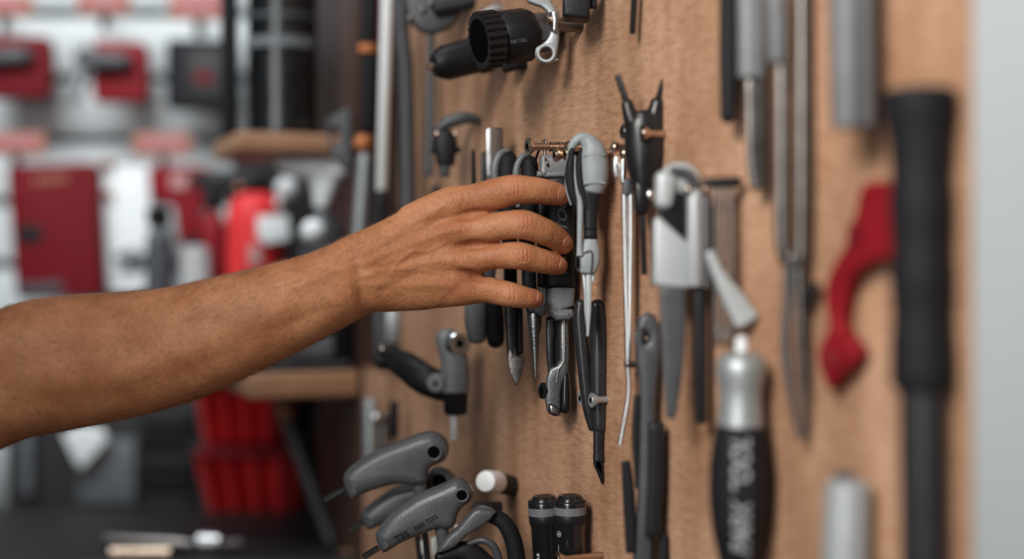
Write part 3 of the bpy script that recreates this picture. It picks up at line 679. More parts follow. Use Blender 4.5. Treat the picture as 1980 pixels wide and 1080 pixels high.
# --- three-way hex wrench
Yy = WY(1245, 0.010)
t = thing('three_way_hex_wrench', 'black three way wrench with two prongs pointing up', 'wrench', V(1245, 530, Yy))
M['hub'] = mat('glossy_black_plastic', (0.010, 0.010, 0.011), 0.3, spec=0.4)
b = MB(); b.limb([(1241, 404, 14, 13, Yy), (1242, 372, 17, 15, Yy), (1245, 345, 28, 20, Yy), (1247, 310, 38, 25, Yy), (1247, 272, 40, 26, Yy), (1245, 238, 36, 24, Yy), (1243, 222, 26, 20, Yy)], pw=2.0, cap1=0.5)
b.limb([(1234, 255, 24, 19, Yy), (1220, 226, 16, 15, Yy), (1213, 202, 12, 11, Yy)]); b.limb([(1258, 255, 26, 20, Yy), (1266, 226, 19, 16, Yy), (1271, 200, 14, 13, Yy)]); b.limb([(1241, 352, 17, 16, Yy), (1241, 402, 15, 14, Yy)], pw=3, cap0=0.3, cap1=0.3)
child('hub', b, M['hub'], t)
for a_, c_ in (((1214, 205), (1194, 145)), ((1270, 203), (1294, 125))):
    b = MB(); b.lathe(V(a_[0], a_[1], Yy), V(c_[0], c_[1], Yy), [(0, 7), (0.95, 6.5), (1, 5)], seg=6); child('prong', b, M['blacksteel'], t)
b = MB(); b.lathe(V(1242, 398, Yy), V(1246, 531, Yy), [(0, 6.5), (0.98, 6), (1, 5)], seg=6); child('prong', b, M['blacksteel'], t)
b = MB(); b.ell(V(1257, 377, Yy - 0.004), 9, 12, 7); child('grub_screw', b, M['steel'], t)
screw('brass screw in front of the three way wrench', 1240, 257, 0.0165, thread=0.2)
screw('small dark screw left of the three way wrench', 1203, 254, 0.014, m='dsteel', thread=0.2)

# --- bright twin rods
Yi = WY(1212, 0.012)
t = thing('long_pick_tool', 'two bright steel rods side by side, one kinked at the end', 'tool', V(1212, 860, Yi)); k = Yi / F
b = MB(); b.tube([V(1207, 372, Yi), V(1209, 500, Yi), V(1213, 640, Yi), V(1214, 700, Yi), V(1216, 740, Yi), V(1214, 775, Yi), V(1206, 820, Yi), V(1199, 860, Yi)], [x * k for x in (6, 5.5, 5.5, 5, 4.6, 4.6, 4.6, 4.2)]); child('rod', b, M['chrome'], t)
b = MB(); b.tube([V(1220, 366, Yi), V(1220, 480, Yi), V(1218, 600, Yi), V(1217, 692, Yi)], [x * k for x in (5.5, 5.5, 5, 4.5)]); child('rod', b, M['chrome'], t)
b = MB(); b.limb([(1212, 352, 9, 8, Yi), (1212, 372, 10, 8, Yi)], pw=3); child('clamp', b, M['dgrey'], t)
b = MB(); b.limb([(1191, 305, 4, 6, Yi), (1190, 322, 7, 7, Yi), (1192, 342, 4, 6, Yi)]); b.limb([(1204, 310, 4, 6, Yi), (1205, 328, 7, 7, Yi), (1204, 352, 5, 6, Yi)]); child('eyelet', b, M['chrome'], t)
b = MB(); b.limb([(1214, 703, 8, 8, Yi), (1232, 705, 5, 6, Yi), (1250, 706, 4, 5, Yi)], pw=2.4); child('clip', b, M['dsteel'], t)
for (u_, v_, la) in ((1184, 284, 'small pale screw beside the ridged grey handle'), (1202, 296, 'small pale screw above the bright twin rods')):
    screw(la, u_, v_, 0.016, m='brass', hr=0.004, thread=0.2)

# --- cable cutters lower right of the middle
Yu = WY(1250, 0.014)
t = thing('cable_cutter', 'grey steel cutter with round eyed head and black grips', 'cutter', V(1250, 1120, Yu))
b = MB(); b.plate([(1231, 640), (1236, 615), (1252, 602), (1268, 610), (1277, 640), (1277, 690), (1271, 740), (1268, 800), (1264, 1000), (1260, 1130), (1222, 1130), (1234, 960), (1238, 800), (1238, 740), (1232, 690)], Yu, 0.010, bev=0.003, holes=[circ(1247, 653, 9, 20, 12)]); child('body', b, M['dgrey'], t)
b = MB(); b.limb([(1210, 892, 9, 10, Yu + 0.002), (1216, 960, 12, 11, Yu + 0.002), (1220, 1066, 10, 10, Yu + 0.002)], pw=3.5, cap0=0.2, cap1=0.3); child('grip', b, M['rubber'], t)
b = MB(); b.limb([(1269, 818, 15, 12, Yu - 0.004), (1268, 930, 15, 12, Yu - 0.004), (1262, 1036, 14, 12, Yu - 0.004)], pw=4, cap0=0.2, cap1=0.3); child('grip', b, M['black'], t)
b = MB(); b.limb([(1232, 768, 6, 7, Yu + 0.004), (1229, 840, 7, 7, Yu + 0.004), (1234, 940, 6, 7, Yu + 0.004)], pw=3); child('spring_leaf', b, M['black'], t)
b = MB(); b.limb([(1282, 1036, 9, 9, Yu), (1284, 1140, 9, 9, Yu)], pw=3); child('lower_arm', b, M['black'], t)
screw('brass screw through the eye of the grey cutter', 1244, 655, 0.012, thread=0.2)

# --- ridged grey pliers in focus
Yj = WY(1137, 0.021)
t = thing('side_cutter', 'grey ridged handle cutter hanging on brass screws in the middle', 'pliers', V(1140, 640, Yj))
b = MB(); b.limb([(1139, 275, 17, 22, Yj), (1146, 292, 25, 27, Yj), (1149, 320, 28, 28, Yj), (1149, 350, 26, 27, Yj), (1147, 366, 21, 23, Yj)], pw=2.3, cap0=0.9, cap1=0.6)
hh = child('handle', b, M['lgrey'], t, label='fat pale grey ridged handle')
for vv in (303, 357):
    b = MB(); b.limb([(1129, vv, 5, 26.0, Yj), (1150, vv - 2, 5, 28.4, Yj), (1168, vv - 1, 5, 26, Yj)], cap0=0.5, cap1=0.5); child('ridge', b, M['lgrey'], hh)
b = MB(); b.tube([V(1100, 306, Yj), V(1104, 288, Yj), V(1112, 274, Yj), V(1124, 266, Yj), V(1138, 266, Yj)], [x * Yj / F for x in (3, 7, 9, 10, 9)], seg=18); h2 = child('handle', b, M['lgrey'], t)
b = MB(); b.tube([V(1098, 300, Yj - 0.001), V(1094, 330, Yj - 0.001), V(1095, 365, Yj - 0.001), V(1104, 396, Yj - 0.001)], 1.6 * Yj / F); child('rim', b, M['lgrey'], h2)
b = MB(); b.limb([(1106, 290, 5, 12, Yj), (1103, 320, 9.5, 15, Yj), (1103, 350, 10.5, 15, Yj), (1110, 382, 9.5, 14, Yj), (1117, 402, 5, 10, Yj)], pw=2.3); child('inner_grip', b, M['rubber'], t)
b = MB(); b.limb([(1124, 290, 4, 12, Yj - 0.001), (1120, 320, 8, 15, Yj - 0.001), (1121, 350, 9.5, 15, Yj - 0.001), (1128, 380, 9.5, 14, Yj - 0.001), (1134, 402, 6, 12, Yj - 0.001)], pw=2.3); child('inner_grip', b, M['rubber'], t)
b = MB(); b.tube([V(1112, 300, Yj - 0.004), V(1112, 340, Yj - 0.0052), V(1116, 370, Yj - 0.005), V(1122, 396, Yj - 0.004), V(1121, 470, Yj - 0.004), V(1122, 494, Yj - 0.004)], [x * Yj / F for x in (1, 1.8, 3.2, 6, 5.6, 8)]); child('spine', b, M['lgrey'], t)
b = MB(); b.limb([(1143, 372, 20, 18, Yj), (1142, 410, 14, 14, Yj), (1142, 462, 13, 13, Yj)], pw=3, cap1=0.1); nk = child('neck', b, M['black'], t)
b = MB(); b.limb([(1130, 442, 2, 14, Yj - 0.0006), (1154, 442, 2, 14, Yj - 0.0006)], cap0=.3, cap1=.3); b.limb([(1129, 458, 3, 15, Yj - 0.0006), (1155, 458, 3, 15, Yj - 0.0006)], cap0=.3, cap1=.3); child('rib', b, M['gloss'], nk)
b = MB(); b.limb([(1142, 462, 13, 12, Yj), (1140, 490, 21, 15, Yj), (1137, 510, 22, 16, Yj), (1136, 524, 17, 14, Yj)], pw=2.5, cap0=0.2, cap1=0.5); jo = child('joint', b, M['lgrey'], t)
b = MB(); b.tube([V(1119, 496, Yj - 0.004), V(1142, 484, Yj - 0.0068), V(1144, 510, Yj - 0.0065), V(1142, 528, Yj - 0.005)], 1.2 * Yj / F); child('seam', b, M['dgrey'], jo)
b = MB(); b.ell(V(1119, 507, Yj - 0.003), 6, 17, 8); child('rim', b, M['silver'], jo)
b = MB(); b.ell(V(1117.5, 507, Yj - 0.0045), 4, 14, 7); child('pivot_hole', b, M['hole'], jo)
b = MB(); b.plate([(1134, 522), (1143, 522), (1144, 560), (1143, 600), (1139, 650), (1134, 650), (1134, 580)], Yj - 0.002, 0.006, bev=0.0006); child('jaw', b, M['paleal'], t)
b = MB(); b.plate([(1126, 528), (1134, 530), (1134, 640), (1130, 600), (1129, 565)], Yj, 0.006, bev=0.0006); child('jaw', b, M['silver'], t)
b = MB(); b.plate([(1144, 525), (1151, 527), (1150, 540), (1146, 549), (1144, 546)], Yj - 0.001, 0.005, bev=0.0006); child('jaw_tip', b, M['paleal'], t)
screw('brass screw with bright head left of the ridged handle', 1072, 299, 0.038, thread=0.15, droop=0.002)
screw('brass screw carrying the ridged grey handle', 1092, 296, 0.034, thread=0.15, droop=0.002)

# --- snap ring pliers with dipped handles
Yp = WY(1145, 0.0075)
t = thing('snap_ring_pliers', 'black dipped handle pliers hanging tip down beside bright rods', 'pliers', V(1150, 936, Yp))
b = MB(); b.limb([(1122, 588, 10, 12, Yp + 0.003), (1121, 620, 13, 14, Yp + 0.003), (1128, 700, 13, 14, Yp + 0.003), (1136, 780, 11, 13, Yp + 0.003), (1144, 826, 7, 9, Yp + 0.003)], pw=2.2); child('handle', b, M['dip'], t)
b = MB(); b.limb([(1155, 592, 14, 14, Yp), (1158, 640, 17, 16, Yp), (1158, 740, 17, 16, Yp), (1159, 828, 13, 14, Yp)], pw=2.2, cap1=0.6); child('handle', b, M['dip'], t)
b = MB(); b.limb([(1158, 832, 11, 10, Yp), (1157, 866, 10, 9, Yp), (1158, 890, 11, 9, Yp)], pw=3, cap1=0.3); child('joint', b, M['blacksteel'], t)
b = MB(); b.plate([(1147, 884), (1152, 879), (1160, 882), (1167, 898), (1169, 925), (1167, 936), (1163, 935), (1154, 912), (1148, 900)], Yp - 0.002, 0.007, bev=0.0015, holes=[[(1156, 896), (1159, 896), (1160, 907), (1157, 904)]]); child('jaw', b, M['gloss'], t)
b = MB(); b.plate([(1164, 850), (1171, 846), (1171, 900), (1168, 925), (1164, 890)], Yp + 0.002, 0.006, bev=0.001); child('jaw', b, M['blacksteel'], t)
screw('steel screw left of the dipped black handles', 1121, 770, 0.0135, m='silver', thread=0.05)
screw('steel screw in front of the dipped black handles', 1142, 773, 0.0125, m='silver', thread=0.05)

# --- the tool the hand takes: grey and black twin grip pliers
Yl = 0.980; M['gunmetal'] = mat('gunmetal', (0.13, 0.135, 0.14), 0.35, 0.5, bump=0.2)
t = thing('adjustable_pliers', 'grey and black printed pliers being taken by the hand', 'pliers', V(1075, 805, Yl))
b = MB(); b.plate([(1058, 341), (1110, 338), (1112, 556), (1056, 558)], Yl - 0.011, 0.022, bev=0.004); gr = child('grip', b, M['black'], t)
b = MB(); b.plate([(1038, 342), (1057, 342), (1057, 556), (1040, 554)], Yl - 0.004, 0.018, bev=0.003); child('grip', b, M['black'], t)
text(gr, 'PARK TOOL', M['dtext'], 1087, 447, Yl - 0.0113, 166, math.pi / 2, 0.3, height=19)
b = MB(); b.plate([(1044, 300), (1052, 297), (1096, 300), (1108, 308), (1112, 340), (1054, 343), (1038, 340), (1039, 331), (1044, 330)], Yl - 0.009, 0.02, bev=0.003); hd = child('top_cap', b, M['grey'], t)
b = MB(); b.plate([(1055, 332), (1112, 329), (1112, 341), (1054, 343)], Yl - 0.0105, 0.02, bev=0.002); b.plate([(1038, 330), (1052, 330), (1052, 342), (1038, 342)], Yl - 0.0095, 0.02, bev=0.002); child('lip', b, M['grey'], hd)
b = MB(); b.limb([(1085, 556, 27, 24, Yl), (1084, 590, 26, 24, Yl), (1086, 598, 24, 22, Yl)], pw=4, cap0=0.1, cap1=0.2); child('lower_collar', b, M['grey'], t)
b = MB(); b.plate([(1060, 597), (1108, 598), (1111, 612), (1100, 619), (1076, 620), (1063, 608)], Yl - 0.013, 0.022, bev=0.004); child('lower_flange', b, M['grey'], t)
b = MB(); b.limb([(1048, 556, 9, 18, Yl), (1048, 590, 9, 18, Yl)], pw=4, cap0=0.1, cap1=0.2); b.plate([(1040, 588), (1056, 588), (1057, 604), (1050, 612), (1040, 608), (1030, 600)], Yl - 0.008, 0.018, bev=0.003); child('lower_collar', b, M['grey'], t)
b = MB(); b.plate([(1058, 612), (1100, 612), (1100, 700), (1092, 735), (1064, 735), (1059, 690)], Yl + 0.002, 0.005, bev=0.001); child('back_jaw', b, M['gloss'], t)
b = MB(); b.plate([(1056, 615), (1072, 615), (1074, 645), (1071, 655), (1070, 700), (1073, 705), (1072, 715), (1062, 735), (1057, 690)], Yl - 0.003, 0.012, bev=0.0015); child('jaw', b, M['blacksteel'], t)
b = MB(); b.plate([(1083, 615), (1099, 615), (1100, 690), (1098, 722), (1088, 740), (1084, 760), (1084, 804), (1070, 802), (1058, 796), (1054, 775), (1056, 730), (1064, 712), (1078, 706), (1084, 695)], Yl - 0.005, 0.010, bev=0.002); jw = child('jaw', b, M['gunmetal'], t)
b = MB(); b.tube([V(1091, 618, Yl - 0.0052), V(1091, 688, Yl - 0.0056), V(1087, 704, Yl - 0.0056), V(1080, 714, Yl - 0.0055), V(1076, 740, Yl - 0.0052)], 1.7 * Yl / F); child('bright_edge', b, M['steel'], jw)
b = MB(); b.plate([(1061, 780), (1074, 783), (1083, 790), (1083, 804), (1072, 805), (1061, 799)], Yl - 0.0072, 0.006, bev=0.0022); child('polished_tip', b, M['dsteel'], jw)
b = MB(); b.limb([(1094, 722, 7, 13, Yl), (1094, 750, 10, 15, Yl), (1094, 780, 11, 15, Yl), (1093, 794, 10, 13, Yl)], pw=2.8, cap1=0.6); child('side_jaw', b, M['gloss'], t)
b = MB(); b.lathe(V(1047, 755, Yl - 0.001), V(1070, 755, Yl + 0.004), [(0, 11), (0.06, 16), (0.7, 16), (0.75, 13), (1, 13)], seg=24); bo = child('bolt', b, M['gloss'], t)
b = MB(); b.lathe(V(1046.6, 755, Yl - 0.0011), V(1048, 755, Yl - 0.0008), [(0, 8), (1, 8)], seg=6); child('bolt_socket', b, M['hole'], bo)
tS, pS, qS = screw('long brass screw with wire loops above the hand', 1019, 283, 0.040, thread=0.62, hr=0.0062, r=0.0024, droop=0.001)
kk = Yl / F
b = MB()
c1 = pS + (qS - pS) * 0.30; c2 = pS + (qS - pS) * 0.72
b.tube([V(1033, 318, Yl + 0.004), V(1040, 296, c1.y + 0.002), c1 + Vector((-0.0012, 0.0008, 0.0030)), c1 + Vector((0.0008, -0.0010, 0.0034)), V(1053, 298, Yl - 0.007), V(1058, 316, Yl - 0.0105), V(1060, 321, Yl - 0.009)], 0.0009, smooth=4, seg=10)
b.tube([V(1082, 300, Yl + 0.002), V(1084, 286, c2.y + 0.002), c2 + Vector((0, -0.0004, 0.0036)), V(1090, 288, c2.y - 0.006), V(1093, 303, Yl - 0.009)], 0.0009, smooth=4, seg=10)
child('wire_loop', b, M['copper'], t)

# --- row of plier handles left of it (jaws hidden behind the hand come out below)
Yn = WY(1018, 0.030)
t = thing('awl_tool', 'pliers with second round black handle and slim steel cone tip', 'pliers', V(1030, 730, Yn))
b = MB(); b.limb([(1024, 322, 17, 26, Yn), (1024, 360, 20, 28, Yn), (1020, 420, 18, 25, Yn), (1018, 470, 15, 22, Yn)], pw=2.4, cap0=1.3); hn = child('handle', b, M['rubber'], t)
b = MB(); b.tube([V(1003, 400, Yn - 0.004), V(998, 350, Yn - 0.005), V(1000, 322, Yn - 0.005), V(1010, 303, Yn - 0.005), V(1024, 298, Yn - 0.003)], [x * Yn / F for x in (6, 7, 7, 6, 4)], seg=14); child('handle_rim', b, M['grey'], hn)
b = MB(); b.limb([(1020, 470, 14, 18, Yn), (1024, 560, 14, 18, Yn), (1030, 598, 13, 16, Yn)], pw=3); child('neck', b, M['dgrey'], t)
b = MB(); b.lathe(V(1032, 592, Yn), V(1036, 731, Yn), [(0, 13), (0.15, 14), (0.3, 11), (0.95, 2.6), (1, 1.5)], seg=28); child('cone_tip', b, M['steel'], t)
b = MB(); b.limb([(1036, 596, 9, 8, Yn + 0.004), (1040, 620, 8, 7, Yn + 0.004), (1042, 640, 3, 5, Yn + 0.004)], pw=3); child('ferrule', b, M['grey'], t)
Ym = WY(980, 0.032)
t = thing('tin_snips', 'snips with leftmost round black handle and pale leaf blade', 'snips', V(1000, 747, Ym))
b = MB(); b.limb([(982, 316, 20, 28, Ym), (982, 360, 23, 30, Ym), (984, 430, 18, 26, Ym), (986, 480, 14, 20, Ym)], pw=2.4, cap0=1.25); hn = child('handle', b, M['rubber'], t)
b = MB(); b.tube([V(962, 400, Ym - 0.004), V(957, 345, Ym - 0.006), V(958, 318, Ym - 0.006), V(968, 297, Ym - 0.005), V(984, 291, Ym - 0.003)], [x * Ym / F for x in (7, 8, 8, 7, 4)], seg=14); child('handle_rim', b, M['grey'], hn)
b = MB(); b.limb([(986, 480, 13, 16, Ym), (988, 590, 13, 12, Ym), (989, 640, 11, 9, Ym), (991, 690, 10, 8, Ym)], pw=3.4); child('arm', b, M['blacksteel'], t)
b = MB(); b.limb([(1004, 590, 7, 8, Ym + 0.004), (1005, 680, 7, 8, Ym + 0.004)], pw=3); child('arm', b, M['black'], t)
b = MB(); b.plate([(984, 672), (997, 668), (999, 684), (1004, 689), (1014, 690), (1015, 696), (1010, 722), (1001, 746), (996, 744), (986, 722), (981, 695)], Ym - 0.003, 0.004, bev=0.001); child('blade', b, M['dsteel'], t)
Yo = WY(938, 0.030); M['blacksteel2'] = mat('wood_reflection_steel', (0.10, 0.075, 0.06), 0.4, 0.6)  # brown of the wood reflected in the jaw is painted into the steel
t = thing('flat_jaw_pliers', 'pliers hung jaws up with grey and black grips below the hand', 'pliers', V(938, 675, Yo))
b = MB(); b.plate([(939, 252), (944, 246), (972, 246), (974, 300), (968, 380), (940, 380)], Yo, 0.008, bev=0.001); jw_ = child('jaw', b, M['blacksteel2'], t)
b = MB(); b.plate([(940, 252), (945, 247), (951, 247), (952, 340), (941, 340)], Yo - 0.0012, 0.004, bev=0.0006); child('bright_edge', b, M['steel'], jw_)
b = MB(); b.plate([(929, 296), (938, 292), (942, 380), (930, 380)], Yo + 0.003, 0.008, bev=0.001); child('jaw', b, M['blacksteel'], t)
b = MB(); b.limb([(945, 380, 20, 10, Yo), (942, 480, 22, 12, Yo), (930, 560, 24, 12, Yo)], pw=3); child('joint', b, M['dgrey'], t)
b = MB(); b.limb([(920, 560, 20, 18, Yo), (920, 620, 22, 19, Yo), (923, 655, 17, 16, Yo)], pw=2.8, cap1=0.6); g_ = child('grip', b, M['grey'], t, label='grey grip')
b = MB(); b.limb([(955, 560, 17, 20, Yo - 0.003), (957, 620, 18, 21, Yo - 0.003), (958, 656, 17, 18, Yo - 0.003)], pw=2.6, cap1=1.0); child('grip', b, M['rubber'], t, label='black grip')
b = MB(); b.limb([(915, 292, 3.5, 5, Yo + 0.006), (916, 356, 5, 6, Yo + 0.006)]); build('small_pick', b, M['black'], label='thin black pick left of the upright jaws', cat='tool')

# --- left group on the plywood
Ys = WY(832, 0.012)
b = MB(); b.limb([(834, 60, 8, 6, Ys), (832, 200, 9, 6, Ys), (829, 338, 9, 6, Ys)], pw=3, cap1=0.8); build('steel_strip', b, M['dgrey'], label='narrow grey strip hanging below the black hub tool', cat='strip')
Ya = WY(865, 0.025)
t = thing('seat_clamp_tool', 'small black clamp tool with curved lever on top', 'tool', V(862, 345, Ya))
b = MB(); b.limb([(846, 252, 7, 12, Ya), (868, 236, 13, 14, Ya), (900, 228, 12, 14, Ya), (930, 234, 7, 10, Ya)], pw=2.3); child('lever', b, M['dgrey'], t)
b = MB(); b.limb([(861, 256, 16, 16, Ya), (861, 276, 24, 18, Ya), (862, 300, 20, 18, Ya), (862, 318, 18, 16, Ya)], pw=3, cap0=0.3, cap1=0.2); b.limb([(840, 290, 7, 10, Ya), (884, 290, 7, 10, Ya)]); child('body', b, M['black'], t)
b = MB(); b.limb([(861, 316, 10, 10, Ya), (861, 340, 9, 9, Ya)], pw=3, cap1=0.3); child('spigot', b, M['dgrey'], t)
for x in (845, 881):
    b = MB(); b.ell(V(x, 259, Ya - 0.006), 6, 6, 5); child('brass_bolt', b, M['brass'], t)
b = MB(); b.limb([(843, 366, 9, 9, WY(843, 0.01)), (842, 400, 10, 10, WY(843, 0.01))], pw=3); build('black_peg', b, M['black'], label='black peg just above the knuckles', cat='peg')

# grey disc tool at the top
Yg = WY(838, 0.03)
t = thing('chainring_guide', 'round grey plate tool cut off by the top edge', 'tool', V(838, 60, Yg))
b = MB(); b.plate([(788, -30), (888, -40), (892, 20), (876, 46), (846, 62), (822, 62), (798, 48), (788, 30)], Yg, 0.012, bev=0.003, smooth=3); pl = child('disc', b, M['dgrey'], t)
b = MB(); b.limb([(846, 18, 14, 10, Yg - 0.004), (900, 8, 12, 10, Yg - 0.004), (950, -8, 9, 10, Yg - 0.004)]); child('arm', b, M['black'], t)
for x, y in ((833, 8), (817, 20), (793, 36)):
    b = MB(); b.ell(V(x, y, Yg - 0.001), 7, 7, 5); child('bolt', b, M['dsteel'], pl)

# black hub tool with silver lever
t = thing('freewheel_remover', 'large black socket with toothed open end below the top edge', 'tool', W(990, 120, 0.03))
def ax(u, v, dv=0.0): return V(u, v, WY(u, 0.0))
a0 = V(938, 76, 0.985); a1 = V(1052, 50, 1.03)
a0 = V(926, 79, 0.985); dirn = (-NV + Vector((0, 0, 0.19))).normalized(); LL = 0.050
b = MB(); b.lathe(a0 + dirn * 0.006, a0 + dirn * (LL * 0.80), [(0, 48), (0.30, 50), (0.34, 53), (0.90, 53), (1, 46)], seg=8); child('socket_body', b, M['black'], t)
b = MB(); b.lathe(a0, a0 + dirn * 0.014, [(0, 44), (0, 51), (0.8, 52), (1, 50)], seg=48)
e1 = dirn.cross(Vector((0, 0, 1))).normalized(); e2 = dirn.cross(e1)
for i in range(22):
    an = 2 * math.pi * i / 22; c = a0 + (e1 * math.cos(an) + e2 * math.sin(an)) * (51 * a0.y / F)
    b.tube([c, c + dirn * 0.013], 0.0019, seg=8, smooth=0)
rg = child('toothed_ring', b, M['black'], t)
b = MB(); b.lathe(a0 - dirn * 0.0004, a0 + dirn * 0.0008, [(0, 42), (1, 42)], seg=40); child('bore', b, M['hole'], rg)  # flat black disc paints the dark depth of the open end
b = MB(); b.lathe(a0 + dirn * (LL * 0.78), a0 + dirn * LL * 1.12, [(0, 40), (0.9, 38), (1, 30)], seg=6); child('shank', b, M['dgrey'], t)
b = MB(); b.lathe(a0 + dirn * (LL * 1.05), onwall(a0 + dirn * (LL * 1.6)), [(0, 17), (1, 17)], seg=16); child('spindle', b, M['dsteel'], t)
text(t, 'PARK TOOL', M['dtext'], 1003, 79, 0, 32, 0.16, 0.0, height=7, mapf=lambda u, v: V(u, v, 0.9745 + (u - 1003) * 0.000148))
# second black cylinder and pale clamp behind it
t = thing('bottom_bracket_tool', 'dark cylinder tool with pale clamp under the toothed socket', 'tool', W(900, 140, 0.03))
a0 = V(836, 128, 1.08); a1 = V(950, 98, 1.10); dirn = (a1 - a0).normalized()
b = MB(); b.lathe(a0, a1, [(0, 10), (0.03, 22), (0.2, 34), (0.75, 36), (0.78, 40), (0.9, 40), (1, 34)], seg=32); child('barrel', b, M['black'], t)
b = MB(); b.lathe(a0 - dirn * 0.004, a0 + dirn * 0.004, [(0, 8), (1, 8)], seg=20); child('brass_nut', b, M['brass'], t)
b = MB(); b.lathe(a1, a1 + dirn * 0.035, [(0, 22), (0.2, 25), (0.95, 25), (1, 20)], seg=24); child('clamp', b, M['silver'], t)
b = MB(); b.limb([(972, 124, 18, 14, 1.07), (1010, 112, 20, 14, 1.07)], pw=3, cap0=0.3, cap1=0.3); b.limb([(1005, 118, 14, 12, 1.08), (1036, 92, 9, 10, 1.06)]); child('strap', b, M['rubber'], t)
b = MB(); b.limb([(918, 40, 10, 10, 1.12), (960, 20, 14, 10, 1.12), (985, 18, 12, 10, 1.12)], pw=2.5); child('bracket', b, M['dsteel'], t)
# silver lever
Yv = 0.972
t = thing('quick_release_lever', 'satin silver lever with ring eye at its lower end', 'lever', V(1070, 120, Yv))
b = MB(); b.plate([(1019, 0), (1022, -22), (1062, -24), (1066, 0), (1076, 20), (1082, 40), (1082, 66), (1078, 100), (1074, 112), (1062, 121), (1046, 120), (1035, 108), (1036, 92), (1048, 84), (1058, 74), (1064, 58), (1062, 30), (1048, 14), (1032, 8)], Yv, 0.006, bev=0.0018, smooth=4, holes=[circ(1056, 102, 11.5, 28)]); lv = child('lever_arm', b, M['silver'], t)
b = MB(); b.limb([(1072, 24, 10, 10, Yv - 0.001), (1074, 42, 9, 10, Yv - 0.001), (1073, 60, 8, 9, Yv - 0.001)], pw=2.4, cap0=0.3, cap1=0.3); child('collar', b, M['steel'], lv)
b = MB(); b.plate(circ(1056, 102, 19, 32), Yv - 0.0012, 0.007, bev=0.002, holes=[circ(1056, 102, 12, 28)]); child('eye_ring', b, M['silver'], lv)
b = MB(); b.plate([(1066, 117), (1074, 110), (1082, 115), (1066, 121)], Yv + 0.002, 0.004, bev=0.0008); child('spur', b, M['silver'], lv)
p_ = V(1076, 48, Yv + 0.003)
b = MB(); b.lathe(p_, onwall(p_), [(0, 12), (1, 12)], seg=12); child('axle', b, M['dsteel'], t)
b = MB(); p_ = V(1054, 38, Yv - 0.003); b.lathe(p_, p_ + Vector((0.006, 0.005, 0)), [(0, 6), (0, 8), (0.5, 9), (1, 5)], seg=20); child('brass_bolt', b, M['brass'], t, label='small brass bolt head')
b = MB(); b.plate([(1090, -30), (1142, -30), (1141, 32), (1134, 35), (1092, 31), (1089, 26)], WY(1115, 0.026), 0.022, bev=0.002); t = thing('black_block_tool', 'black block tool cut off by the top edge', 'tool', W(1115, 35, 0.02)); child('block', b, M['black'], t)
b = MB(); b.limb([(1148, -30, 7, 10, WY(1146, 0.012)), (1147, 15, 7, 10, WY(1146, 0.012))], pw=4, cap1=0.2); child('side_leg', b, M['black'], t)
b = MB(); b.lathe(W(1228, -30, 0.008), W(1223, 66, 0.008), [(0, 6.5), (0.98, 6), (1, 5)], seg=6); build('hex_key', b, M['blacksteel'], label='thin black hex key hanging into the top edge', cat='hex key')

# --- chain tool below the wrist
Yt = WY(880, 0.03)
t = thing('chain_tool', 'grey chain breaker with chrome ring and white pin pointing down', 'tool', V(880, 850, Yt))
b = MB(); b.limb([(862, 652, 21, 18, Yt), (870, 672, 24, 20, Yt), (879, 700, 27, 22, Yt), (880, 758, 28, 23, Yt)], pw=2.3, cap1=0.1); child('body', b, M['grey'], t)
pr_ = V(889, 664, Yt - 0.010); pq = pr_ + Vector((-0.006, 0.014, 0.0))
b = MB(); b.lathe(pr_, pq, [(0, 8), (0, 20), (0.15, 25), (0.5, 26), (1, 24)], seg=40); cr_ = child('chrome_ring', b, M['chrome'], t)
b = MB(); b.lathe(pr_ - (pq - pr_) * 0.03, pr_ + (pq - pr_) * 0.1, [(0, 8), (1, 8)], seg=24); child('ring_bore', b, M['hole'], cr_)
b = MB(); b.lathe(V(881, 757, Yt), V(881, 801, Yt), [(0, 26), (0.1, 24), (0.9, 23), (1, 20)], seg=36); child('collar', b, M['black'], t)
b = MB(); b.lathe(V(878, 795, Yt), V(878, 851, Yt), [(0, 8), (0.95, 8), (1, 6)], seg=24); child('pin', b, M['white'], t)
b = MB(); p = V(842, 741, Yt - 0.008); b.lathe(p, p + Vector((0.003, 0.014, 0)), [(0, 15), (0.1, 19), (1, 19)], seg=30); kn = child('knob', b, M['grey'], t)
b = MB(); b.lathe(p - Vector((0, 0.0004, 0)), p + Vector((0, 0.001, 0)), [(0, 5), (1, 5)], seg=6); child('knob_socket', b, M['hole'], kn)
b = MB(); b.limb([(862, 750, 27, 22, Yt + 0.006), (825, 735, 30, 24, Yt + 0.006), (790, 710, 28, 24, Yt + 0.02), (760, 692, 22, 20, Yt + 0.04)], pw=2.3); child('handle', b, M['black'], t)
b = MB(); b.limb([(768, 694, 22, 18, Yt + 0.045), (738, 694, 20, 16, Yt + 0.05)], pw=2.4); b.ell(V(741, 677, Yt + 0.04), 12, 12, 10); child('end_fitting', b, M['dsteel'], t)

# steel tubes hanging below the lower shelf
for lab, x, v0, v1, r, m in (('bright steel tube hanging below the lower shelf', 716, 775, 905, 13, 'silver'), ('second steel tube right of the bright one', 742, 800, 905, 12, 'dsteel'), ('black peg behind the steel tubes', 762, 778, 840, 10, 'black')):
    Yq = WY(x, 0.02)
    b = MB(); b.limb([(x, v0, r, r, Yq), (x, v1, r, r, Yq)], cap0=0.4); build('hanging_tube', b, M[m], label=lab, cat='tube')
b = MB(); p = V(727, 808, WY(727, 0.03)); b.ell(p, 12, 12, 12); b.limb([(727, 808, 5, 5, p.y), (727, 808.5, 5, 5, WY(727, 0.0))], cap0=0, cap1=0); build('steel_ball', b, M['steel'], label='bright steel ball between the hanging tubes', cat='ball')

